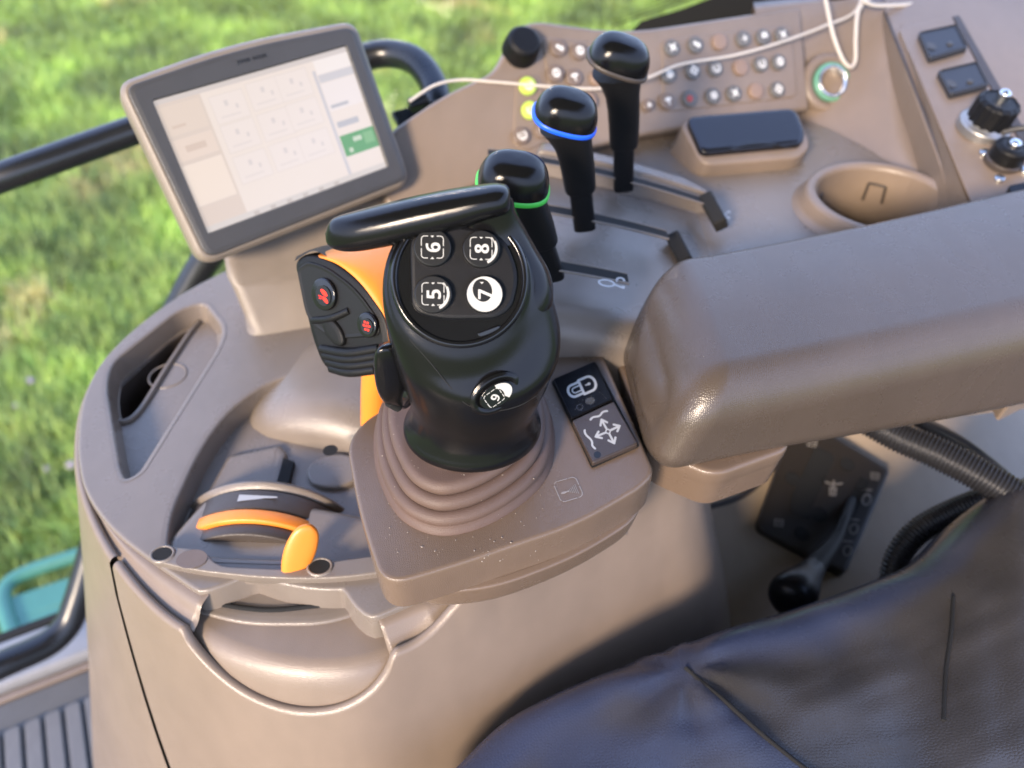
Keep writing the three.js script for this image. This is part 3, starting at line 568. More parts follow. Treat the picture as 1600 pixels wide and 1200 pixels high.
  const knob = part('rotary_knob', ringLoft(KFm, gear, prof([[-0.001, -0.004], [0, 0.014, 0.002], [0.0015, 0.0165, 0.001], [0.003, 0.0175]], 4)), M.rubber, t);
  // socket with steel ring in its own moulding
  const S = new Frame(F.w(F.px(1300, 128, 0.004), 0.004), F.n.clone().add(V3(-0.12, 0.05, 0.1)), F.u), z0 = V2(0, 0);
  const so = thing('power_socket', 'round power socket with steel ring and green rim in the beige wall', 'socket', S.o);
  part('green_rim', ringLoft(S, circle2(z0, 0.0205), prof([[0, -0.02], [0, 0.002, 0.001], [0.002, 0.003, 0.001], [0.0045, 0.002]], 4), { cap: false }), mat('green_anodised', lin(0.12, 0.30, 0.20), 0.4), so);
  part('steel_ring', ringLoft(S, circle2(z0, 0.0175), prof([[0, 0], [0.0005, 0.004, 0.001], [0.0025, 0.0045, 0.001], [0.0055, 0.001, 0.002], [0.006, -0.02]], 5), { cap: false }), M.steel, so);
  part('dark_bore', ringLoft(S, circle2(z0, 0.0125), prof([[0, 0.0], [0.001, -0.016], [0.006, -0.017], [0.007, -0.010], [0.009, -0.010]], 2)), mat('socket_bore', lin(0.03, 0.025, 0.02), 0.5), so);
  part('moulded_collar', ringLoft(S, circle2(z0, 0.033), prof([[0, -0.010], [0.002, -0.001, 0.003], [0.008, 0.0005, 0.002], [0.012, -0.002]], 5), { cap: false }), M.beige, so);
}
// ---- lever hump
const hump = thing('lever_gate', 'domed brown lever gate panel with three dark slots for the levers', 'lever gate', V3(0.1, 0.7, -0.56));
const humpY = (x) => { const q = clamp((x - 0.02) / 0.17, -0.9, 1.2); return 0.729 - 0.030 * q - 0.018 * Math.max(0, q) ** 2 - 0.02 * Math.min(0, q) ** 2; };
{
  const rows = [], zs = [], x0 = -0.05, x1 = 0.188;
  const edgeX = (z) => { const k = (z + 0.668) / 0.03; return x1 - 0.0 - (k < 0.7 ? 0.05 * Math.pow(Math.max(0, 0.7 - k), 1.6) : 0) - 0.10 * Math.max(0, z + 0.60); };
  for (let j = 0; j <= 60; j++) zs.push(lerp(-0.672, -0.468, j / 60));
  for (const z of zs) {
    const r = [], xe = edgeX(z);
    const drop = 0.02 * Math.pow(smooth(z, -0.652, -0.672), 2);
    const xl = lerp(0.012, -0.075, smooth(z, -0.672, -0.52)); for (let i = 0; i <= 60; i++) { const x = lerp(xl, xe - 0.006, Math.pow(i / 60, 1.4)); r.push(V3(x, humpY(x) - drop - 0.045 * Math.pow(1 - smooth(x, xl - 0.004, xl + 0.022), 2), z)); }
    const ye = humpY(xe - 0.006) - drop; for (let k = 1; k <= 6; k++) { const a = k / 6 * Math.PI / 2; r.push(V3(xe - 0.006 + 0.006 * Math.sin(a), ye - 0.006 * (1 - Math.cos(a)), z)); }
    r.push(V3(xe + 0.001, K - 0.02, z)); rows.push(r);
  }
  rows.unshift(rows[0].map((p) => V3(p.x, K - 0.02, p.z - 0.004)));
  { const l = rows[rows.length - 1]; for (let k = 1; k <= 8; k++) { const a = k / 8 * Math.PI / 2; rows.push(l.map((p) => V3(p.x, p.y - 0.022 * (1 - Math.cos(a)), p.z + 0.022 * Math.sin(a)))); } const e = rows[rows.length - 1]; rows.push(e.map((p) => V3(p.x, K - 0.03, p.z + 0.006))); }
  part('gate_cover', loft(rows.reverse(), false), M.deck, hump);
  const strip = (x0, x1, z, w, lift, slope = 0) => { const pos = []; const A = [], B = []; for (let i = 0; i <= 30; i++) { const x = lerp(x0, x1, i / 30), zz = z + slope * (x - x0); A.push(V3(x, humpY(x) + lift, zz + w / 2)); B.push(V3(x, humpY(x) + lift, zz - w / 2)); } return loft([A, B], false); };
  const wall = (x0, x1, z, w) => [strip(x0, x1, z, w, 0.0007)];
  for (const [a, b, z] of [[-0.02, 0.170, -0.637], [-0.02, 0.122, -0.558], [-0.02, 0.082, -0.482]]) {
    part('lever_slot', wall(a, b, z, 0.0098), M.void, hump);
    part('slot_lip', [pipe([0, 0.25, 0.5, 0.75, 1].map((q) => { const x = lerp(a, b, q); return V3(x, humpY(x) + 0.0003, z - 0.0060); }), 0.0009, 20, 6), pipe([0, 0.25, 0.5, 0.75, 1].map((q) => { const x = lerp(a, b, q); return V3(x, humpY(x) + 0.0003, z + 0.0060); }), 0.0009, 20, 6)], M.deck, hump);
  }
  for (const [x, y, l] of [[1113, 325, 0.030], [1060, 386, 0.026]]) { // upright black stop tabs at the slot ends
    const p = onY(x, y, 0.69), F = new Frame(p, V3(-0.4, 0.85, 0.35), V3(0.9, 0.2, -0.2)); part('slot_stop', block(F, roundPoly([V2(-0.006, -l * 0.6), V2(0.006, -l * 0.6), V2(0.006, l * 0.6), V2(-0.006, l * 0.6)], 0.003), 0.012, 0.003, -0.01), M.void, hump);
  }
  const sym = printed(128, 96, (x, w, h) => { x.clearRect(0, 0, w, h); x.strokeStyle = x.fillStyle = '#efece8'; x.lineWidth = 9; x.beginPath(); x.ellipse(42, 58, 30, 16, 0.15, 0, 7); x.stroke(); x.beginPath(); x.moveTo(70, 62); x.lineTo(112, 80); x.stroke(); x.beginPath(); x.arc(96, 40, 15, 2.6, 6.4); x.stroke(); x.fillRect(100, 66, 14, 12); }, {}, true);
  const dz = (x, y) => { let p = onY(x, y, 0.69); for (let i = 0; i < 6; i++) p = onY(x, y, humpY(p.x) + 0.0008); return p; };
  const SF = Frame.three(dz(932, 450), dz(980, 458), dz(940, 428)); part('gate_symbol', decal(SF, [[932, 424], [982, 428], [982, 456], [930, 452]], 0.0002), sym, hump);
  const s2 = Frame.three(dz(1128, 345), dz(1142, 345), dz(1130, 328)); part('gate_symbol', decal(s2, [[1124, 325], [1144, 325], [1142, 345], [1120, 345]], 0.0006), sym, hump);
}
// ---- three levers
function lever(label, knobPx, basePx, slotZ, ringM, leanK, kw, kh, neck) {
  // foot in the slot, knob on the sight line of its middle
  let b = onZ(basePx[0], basePx[1], slotZ); b.y = humpY(b.x) - 0.01;
  const k = onZ(knobPx[0], knobPx[1], slotZ + leanK);
  const t = thing('control_lever', label, 'lever', b, 'levers on the lever gate');
  const ax = k.clone().sub(b).normalize();
  const S = V3(1, 0, 0).addScaledVector(ax, -ax.x).normalize(), D = new THREE.Vector3().crossVectors(S, ax).normalize();   // D points to the far side
  const L = k.distanceTo(b), r = [];
  part('shaft', loft([0, 0.3, 0.5, 0.52].map((q) => ring3(b.clone().lerp(k, q), S, D, 0.0085, 0.0056, 28, 3.4)), true, { capB: true }), M.rubber, t);
  const st = [[0.34, 0.0125, 0.0085, 0], [0.36, 0.0135, 0.0095, 0], [0.50, 0.0142, 0.0105, 0], [0.62, 0.0146, 0.0115, -0.001], [0.72, 0.0155, 0.0125, -0.003], [0.80, 0.0180, 0.0145, -0.006], [0.87, kw * 0.84, 0.0165, -0.009]];
  const nk = st.map(([q, a, c, sh], i) => ring3(b.clone().lerp(k, q).addScaledVector(S, sh * 0.5), S, D, i > 5 ? a : a * 0.86, c * 0.88, 36, 2.5));
  part('neck', loft(nk, true, { capA: true, capB: true }), M.rubber, t);
  // knob: tilted mallet head, higher at its left end
  const kc = k.clone().addScaledVector(S, -0.001), T = S.clone().addScaledVector(ax, -0.46).normalize(), A2 = ax.clone().addScaledVector(S, 0.46).normalize(), Dd = D.clone();
  const lay = (h, f, g) => ring3(kc.clone().addScaledVector(A2, h), T, Dd, kw * f, 0.0180 * g, 44, 2.6);
  part('colour_ring', loft([lay(-kh * 0.80, 0.98, 0.98), lay(-kh * 0.76, 1.05, 1.05), lay(-kh * 0.62, 1.05, 1.05), lay(-kh * 0.56, 1.0, 1.0)], true, { capA: true, capB: true }), ringM, t);
  const up = []; for (let i = 0; i <= 12; i++) { const q = i / 12 * Math.PI / 2, w = Math.pow(Math.cos(q), 0.6); up.push(lay(-kh * 0.6 + Math.sin(q) * kh * 1.25, Math.max(0.02, w), Math.max(0.02, w))); }
  part('knob', loft([lay(-kh * 0.66, 0.94, 0.94), lay(-kh * 0.63, 0.99, 0.99), ...up], true, { capB: true }), M.black, t);
}
lever('black lever with green ring under its knob, partly hidden behind the joystick', [808, 268], [862, 470], -0.482, M.green, 0.018, 0.0225, 0.0158);
lever('black lever with bright blue ring under its knob', [892, 166], [914, 350], -0.558, M.blue, 0.02, 0.0220, 0.0152);
lever('black lever without bright ring, nearest the button panel', [976, 80], [976, 275], -0.637, M.dark, 0.022, 0.0235, 0.0158);

// ---- switch strip at the right
{
  const F = Frame.three(onY(1420, 60, 0.755), onY(1500, 40, 0.764), onY(1560, 330, 0.695));
  const t = thing('switch_strip', 'sloping beige strip with two black rocker switches and two round connectors', 'switch panel', F.w(F.px(1500, 180)));
  part('wide_shell', slab(F, roundPoly(F.pts([[1382, -60], [1384, 12], [1508, 350], [1600, 600], [2000, 400], [1900, -120]]), 0.004), 0.05, 0.004, { lift: -0.004 }), M.beige, t);
  part('strip_plate', slab(F, roundPoly(F.pts([[1404, 44, 0.005], [1486, 24, 0.005], [1640, 310], [1650, 420], [1560, 420]]), 0.003), 0.006, 0.0012), M.beige, t);
  part('groove', pipe([[1384, 14], [1446, 170], [1514, 352]].map(([x, y]) => F.w(F.px(x, y), -0.004)), 0.0016, 30, 6), M.dark, t);
  part('groove', slab(F, F.pts([[1490, 22], [1500, 20], [1668, 312], [1650, 318]]), 0.002, 0.0004, { lift: -0.0025 }), M.dark, t);
  const rk = (pts, label) => {
    const o = roundPoly(F.pts(pts), 0.0035, 5), s = part('rocker_switch', ringLoft(F, o, prof([[0, 0], [0, 0.006, 0.0015], [0.003, 0.007, 0.001], [0.005, 0.0055]], 4)), mat('switch_black', lin(0.022, 0.023, 0.027), 0.38), t, label);
    const cx = (pts[0][0] + pts[2][0]) / 2, cy = (pts[0][1] + pts[2][1]) / 2;
    const add = (n, g, m) => { const q = part(n, g, m, t); t.remove(q); s.add(q); q.name = n; };
    add('switch_mark', cap3(F, F.px(cx + 14, cy - 3, 0.007), 0.003, 0.002, 0.0008, 18, 0.005), M.grey);
    add('switch_dimple', flatCap(F, circle2(F.px(cx - 16, cy + 2, 0.006), 0.0042, 0.006, 20), 0.0064), M.grey);
  };
  rk([[1432, 58], [1492, 45], [1510, 82], [1450, 100]]); rk([[1462, 118], [1524, 103], [1543, 140], [1482, 156]]);
  // big round connector with dust cap
  const co = F.px(1537, 198), C = new Frame(F.w(co, 0), F.n.clone().add(V3(0.25, 0.25, 0)), F.u), z = V2(0, 0);
  part('connector_flange', ringLoft(C, circle2(z, 0.0235), prof([[0, -0.004], [0, 0.004, 0.002], [0.004, 0.006, 0.002], [0.006, 0.008, 0.001], [0.008, 0.008]], 4)), mat('grey_metal', lin(0.3, 0.29, 0.28), 0.35, { metalness: 0.7 }), t);
  part('connector_cap', ringLoft(C, Array.from({ length: 60 }, (_, i) => { const a = i / 60 * 2 * Math.PI, r = 0.0185 + (i % 4 < 2 ? 0.0004 : -0.0004); return V2(r * Math.cos(a), r * Math.sin(a)); }), prof([[0, 0.006], [0, 0.026, 0.002], [0.004, 0.028, 0.001], [0.010, 0.027]], 4)), M.rubber, t);
  part('cap_stud', ringLoft(C, circle2(V2(0.003, 0.003), 0.0055), prof([[0, 0.026], [0, 0.034, 0.002], [0.004, 0.036]], 4)), M.steel, t);
  const c2 = F.px(1568, 252), C2 = new Frame(F.w(c2, 0), F.n.clone().add(V3(0.2, 0.25, 0)), F.u);
  part('connector_flange', ringLoft(C2, circle2(z, 0.0165), prof([[0, -0.002], [0, 0.003, 0.001], [0.003, 0.004]], 3)), M.dark, t);
  part('connector_cap', ringLoft(C2, circle2(z, 0.0145), prof([[0, 0.003], [0, 0.016, 0.003], [0.005, 0.018, 0.002], [0.008, 0.017]], 4)), M.rubber, t);
  part('cap_stud', ringLoft(C2, circle2(V2(0.001, 0.001), 0.0055), prof([[0, 0.015], [0, 0.02, 0.002], [0.003, 0.0215, 0.001], [0.005, 0.0215]], 4)), M.steel, t);
  for (const [x, y] of [[1537, 240], [1561, 281], [1600, 268]]) part('screw', cap3(F, F.px(x, y), 0.0042, 0.003, 0.001, 18), M.steel, t);
  part('dark_socket', block(F, roundPoly(F.pts([[1570, 300], [1620, 290], [1632, 330], [1584, 340]]), 0.003), 0.008, 0.002), M.black, t);
  part('cable_run', pipe([F.w(F.px(1562, 215), 0.006), F.w(F.px(1590, 214), 0.01), F.w(F.px(1640, 222), 0.012)], 0.0028, 16, 8), M.grey, t);
}
// ---- white cable
{
  const t = thing('white_cable', 'thin white cable looped loosely across the button panel and over its top edge', 'cable', BPF.w(BPF.px(1000, 120), 0.02));
  const P = ([x, y, h]) => BPF.w(BPF.px(x, y, h), h);
  part('long_run', pipe([[640, 158, 0.012], [680, 133, 0.008], [720, 125, 0.004], [770, 128, 0.006], [870, 136, 0.012], [940, 138, 0.016], [1010, 122, 0.018], [1060, 102, 0.018], [1150, 86, 0.018], [1220, 66, 0.018], [1290, 40, 0.018], [1338, 16, 0.02], [1350, -30, 0.02]].map(P), 0.0014, 140, 10), M.cable, t);
  part('hanging_loop', pipe([[1282, -40, 0.03], [1292, 10, 0.03], [1304, 62, 0.03], [1320, 98, 0.03], [1330, 105, 0.03], [1336, 96, 0.03], [1337, 60, 0.03], [1342, 15, 0.03], [1362, -4, 0.03], [1400, -8, 0.03]].map(P), 0.0020, 120, 10), M.cable, t);
  part('tail', pipe([[1345, 0, 0.035], [1365, 8, 0.035], [1410, 8, 0.035], [1445, 6, 0.035], [1458, 12, 0.035], [1472, 4, 0.035], [1480, -20, 0.035]].map(P), 0.0019, 60, 10), M.cable, t);
}
{ // curved windscreen edge with its printed black band, and the dark trim above the panel
  const t = thing('window_pane', 'clear window pane with black printed border behind the button panel', 'window', V3(0.2, 0.7, -1.05));
  const a = V3(-1.2, 0.2, -0.86), b = V3(0.9, 0.2, -1.16), F = new Frame(V3(0.2, 0.6, -1.06), V3(-0.139, 0.05, 0.99), V3(1, 0, -0.14));
  part('glass', decal(F, [V2(-1.6, 1.0), V2(1.2, 1.0), V2(1.2, -0.7), V2(-1.6, -0.7)], 0), new THREE.MeshPhysicalMaterial({ name: 'clear_glass', color: lin(0.97, 0.99, 0.98), transmission: 1, roughness: 0, thickness: 0, ior: 1.5, side: THREE.DoubleSide }), t);
  const band = F.pts([[975, 60], [1002, 33], [1060, 16], [1125, -8], [1300, -60], [1700, -60], [1700, 120], [1000, 120]], 0.002);
  part('black_border', flatCap(F, band, 0.002), M.void, t);
  const dots = []; for (let r = 0; r < 4; r++) for (let i = 0; i < 46; i++) { const q = i / 45, p0 = F.px(lerp(960, 1130, q), lerp(46, -12, q), 0.002); dots.push(flatCap(F, circle2(V2(p0.x - 0.003 - r * 0.0034, p0.y + 0.004 + r * 0.0036), 0.0014 - r * 0.0002, 0.0014 - r * 0.0002, 8), 0.002)); }
  part('border_dots', dots, M.void, t).userData.kind = 'stuff';
  const tr = thing('top_trim', 'dark trim strip above the button panel at the top right', 'trim', BPF.w(BPF.px(1400, 0), 0));
  part('trim_strip', pipe([[1300, -14, 0.0], [1400, -8, 0.0], [1470, -2, 0.0], [1560, -20, 0]].map(([x, y, h]) => BPF.w(BPF.px(x, y, h), -0.01)), 0.012, 30, 12), M.rubber, tr);
}

// ================================================================= JOYSTICK AND ITS HOUSING
const HT = 0.675, HTF = level(HT);
{
  const t = thing('joystick_housing', 'brown moulded armrest housing with ribbed gaiter, two square switches and a printed symbol', 'housing', V3(0, HT, -0.36));
  const o = roundPoly(HTF.pts([[541, 690, 0.014], [575, 650, 0.02], [700, 590, 0.04], [800, 560, 0.03], [905, 528, 0.02], [940, 548, 0.012], [982, 640, 0.06], [1024, 738, 0.016], [1000, 762, 0.05], [900, 820, 0.1], [690, 890, 0.06], [598, 916, 0.017], [560, 800, 0.08]]), 0.015, 8);
  part('upper_shell', ringLoft(HTF, o, prof([[0.014, -0.040], [0.0045, -0.0290], [0.0030, -0.0282], [0.0008, -0.027, 0.001], [0, -0.010, 0.01], [0, 0, 0.0050], [0.006, 0]], 6)), M.brown, t);
  const LF = level(HT - 0.0275);
  const lo = roundPoly(LF.pts([[618, 900, 0.02], [668, 928, 0.04], [770, 920, 0.05], [900, 872, 0.06], [1008, 804, 0.02], [995, 690], [620, 760]]), 0.02, 6);
  part('lower_shell', ringLoft(LF, lo, prof([[0.026, -0.032], [0.005, -0.025, 0.014], [0, 0, 0.002], [0.004, 0.001]], 6)), M.brown, t);
  // mounting block that runs on under the armrest
  const MF = level(HT - 0.008);
  part('mount_block', ringLoft(MF, roundPoly(MF.pts([[1012, 700, 0.01], [1116, 744, 0.012], [1240, 700], [1200, 600], [960, 560]]), 0.012, 6), prof([[0.008, -0.036], [0.001, -0.010, 0.01], [0, 0, 0.006], [0.008, 0]], 6)), M.brown, t);
  // ribbed gaiter: rings at rising levels, each with a bulge and a crease
  const base = HTF.pts([[587, 700], [597, 645], [640, 600], [720, 575], [800, 582], [848, 628], [864, 690], [850, 748], [800, 796], [735, 828], [682, 834], [632, 812], [600, 762]]);
  const go = spline2(base, 120);
  const bel = []; const add = (d, h) => bel.push([d, h]);
  add(-0.0012, -0.001); add(-0.0012, 0.0012); add(0.0003, 0.0026);
  let d = 0.0012, h = 0.0032;
  for (let k = 0; k < 3; k++) {
    const top = k === 2;
    for (let i = 0; i <= 9; i++) { const a = -0.55 + i / 9 * 2.15; add(d + 0.0048 - 0.0055 * Math.cos(a) * 0.95, h + 0.0042 + 0.0048 * Math.sin(a)); }
    if (!top) { add(d + 0.0062, h + 0.0088); add(d + 0.0070, h + 0.0082); add(d + 0.0066, h + 0.0074); }
    d += 0.0047; h += 0.0082;
  }
  d -= 0.002; h += 0.0002; const skinD = d + 0.0035, skinH = h + 0.0008;
  for (let i = 1; i <= 8; i++) { const q = i / 8; add(skinD + q * 0.019, skinH + 0.0065 * q - 0.002 * Math.sin(q * 3.1)); }
  const dustPic = printed(1024, 1024, (x) => {
    x.fillStyle = '#ffffff'; x.fillRect(0, 0, 1024, 1024);
    for (let i = 0; i < 900; i++) { x.globalAlpha = 0.2 + 0.3 * rnd(); x.fillStyle = '#d9d0c2'; x.fillRect(rnd() * 1024, rnd() * 1024, 1, 1); }
    for (let i = 0; i < 60; i++) { x.globalAlpha = 1; x.fillStyle = '#ffffff'; }
    x.globalAlpha = 1;
  });
  dustPic.map.wrapS = dustPic.map.wrapT = THREE.RepeatWrapping;
  part('gaiter', ringLoft(HTF, go, bel), mat('gaiter_rubber', lin(0.105, 0.066, 0.050), 0.62, { map: tile(tintTex, 8), bumpMap: tile(grainTex, 22), bumpScale: 0.00007 }), t);
  // pale dust and crumbs lying on the gaiter and shell
  const crumbs = [];
  for (let i = 0; i < 190; i++) {
    const y = i < 80, px = lerp(600, 850, rnd()), py = y ? lerp(690, 800, rnd()) : lerp(690, 880, rnd());
    let q = onY(px, py, HT + 0.0005); const c = V2(q.x, -q.z);
    let inside = false; for (let a = 0, b = go.length - 1; a < go.length; b = a++) if ((go[a].y > c.y) !== (go[b].y > c.y) && c.x < (go[b].x - go[a].x) * (c.y - go[a].y) / (go[b].y - go[a].y) + go[a].x) inside = !inside;
    if (inside) { let m = 9; for (const g of go) m = Math.min(m, g.distanceTo(c)); let hh = bel[0][1]; for (const [dd, h2] of bel) if (dd <= m) hh = Math.max(hh, h2); q.y = HT + hh; }
    const r = 0.00014 + 0.0003 * rnd() ** 3, s = new THREE.TetrahedronGeometry(r, 1); s.scale(1 + rnd(), 0.7, 1); s.rotateY(rnd() * 6); s.translate(q.x, q.y, q.z); crumbs.push(s.index ? s.toNonIndexed() : s);
  }
  part('dust_specks', crumbs, mat('pale_dust', lin(0.36, 0.30, 0.24), 0.9), t).userData.kind = 'stuff';
  // two square switches
  const sq = (pts, m, h, name, label) => part(name, ringLoft(HTF, roundPoly(HTF.pts(pts, 0.004), 0.0016, 4), prof([[0, -0.001], [0, h, 0.0008], [0.0014, h + 0.0002]], 4)), m, t, label);
  const A = [[864, 593], [929, 565], [958, 625], [893, 655]], B = [[894, 657], [959, 627], [997, 693], [926, 723]];
  part('switch_seat', flatCap(HTF, roundPoly(HTF.pts([[861, 592], [931, 561], [1000, 694], [925, 728]], 0.003), 0.002, 4), 0.0007), M.void, t);
  sq(A, mat('lock_switch_black', lin(0.005, 0.005, 0.006), 0.25, { specularIntensity: 0.15 }), 0.0045, 'lock_switch', 'glossy black switch with a white padlock symbol');
  sq(B, M.symbolBrown, 0.004, 'direction_switch', 'dark brown switch with a white four arrow symbol');
  const inset = (p, k) => { const c = p.reduce((s, q) => [s[0] + q[0] / 4, s[1] + q[1] / 4], [0, 0]); return p.map((q) => [lerp(q[0], c[0], k), lerp(q[1], c[1], k)]); };
  const lock = printed(512, 512, (x) => {
    x.clearRect(0, 0, 512, 512); x.translate(14, 6); x.strokeStyle = x.fillStyle = '#f2f2ee'; x.lineWidth = 30; x.lineJoin = 'round';
    x.beginPath(); x.moveTo(238, 120); x.lineTo(340, 120); x.bezierCurveTo(440, 120, 440, 310, 340, 310); x.lineTo(238, 310); x.closePath(); x.stroke();
    x.beginPath(); x.moveTo(232, 140); x.lineTo(140, 140); x.bezierCurveTo(50, 140, 50, 292, 140, 292); x.lineTo(232, 292); x.stroke();
    x.lineWidth = 16; x.beginPath(); x.moveTo(232, 184); x.lineTo(156, 184); x.bezierCurveTo(112, 184, 112, 250, 156, 250); x.lineTo(232, 250); x.stroke();
    x.beginPath(); x.arc(338, 214, 18, 0, 7); x.fill(); x.fillRect(290, 206, 44, 16);
    x.globalAlpha = 0.32; x.fillStyle = '#9a9a98'; x.beginPath(); x.ellipse(262, 412, 56, 44, 0.3, 0, 7); x.fill(); x.strokeStyle = '#8a8f98'; x.lineWidth = 10; x.beginPath(); x.arc(118, 432, 34, 0, 7); x.stroke();
    x.globalAlpha = 0.8; x.fillStyle = '#b9b4a8'; for (let i = 0; i < 12; i++) x.fillRect(40 + rnd() * 420, 360 + rnd() * 130, 5, 5);
  }, { roughness: 0.3 }, true);
  part('padlock_symbol', decal(HTF, inset(A, 0.06), 0.0049), lock, t);
  const arrows = printed(512, 512, (x) => {
    x.clearRect(0, 0, 512, 512); x.strokeStyle = x.fillStyle = '#efefec'; x.lineWidth = 24; x.lineCap = 'round'; x.lineJoin = 'round';
    const cx = 292, cy = 268; x.beginPath(); x.arc(cx, cy, 24, 0, 7); x.lineWidth = 15; x.stroke(); x.lineWidth = 24;
    for (const a of [0, Math.PI / 2, Math.PI, -Math.PI / 2]) { x.save(); x.translate(cx, cy); x.rotate(a); x.beginPath(); x.moveTo(40, 0); x.lineTo(150, 0); x.stroke(); x.beginPath(); x.moveTo(96, -42); x.lineTo(150, 0); x.lineTo(96, 42); x.stroke(); x.restore(); }
    x.lineWidth = 22; x.beginPath(); x.moveTo(180, 66); x.bezierCurveTo(240, 26, 270, 100, 330, 52); x.bezierCurveTo(360, 38, 380, 50, 400, 56); x.stroke();
    x.beginPath(); x.moveTo(66, 150); x.bezierCurveTo(24, 220, 110, 260, 72, 330); x.bezierCurveTo(60, 350, 70, 370, 78, 390); x.stroke();
    x.fillStyle = '#070707'; x.beginPath(); x.arc(70, 464, 38, 0, 7); x.fill();
  }, { roughness: 0.4 }, true);
  part('arrow_symbol', decal(HTF, inset(B, 0.05), 0.0043), arrows, t);
  const icon = printed(256, 256, (x) => {
    x.clearRect(0, 0, 256, 256); x.strokeStyle = x.fillStyle = '#cfc5bd'; x.lineWidth = 9; x.globalAlpha = 0.9; x.setLineDash([150, 12]); x.beginPath(); x.roundRect(14, 14, 228, 228, 44); x.stroke(); x.setLineDash([]);
    x.beginPath(); x.ellipse(74, 150, 30, 12, 0, 0, 7); x.fill(); x.fillRect(90, 142, 40, 14); for (let i = 0; i < 6; i++) { x.lineWidth = 6; x.beginPath(); x.moveTo(122 + i * 17, 136 - i * 8); x.lineTo(122 + i * 17, 164 + i * 8); x.stroke(); }
  }, {}, true);
  part('printed_symbol', decal(HTF, [[861, 753], [900, 742], [915, 776], [876, 788]], 0.0004), icon, t);
}
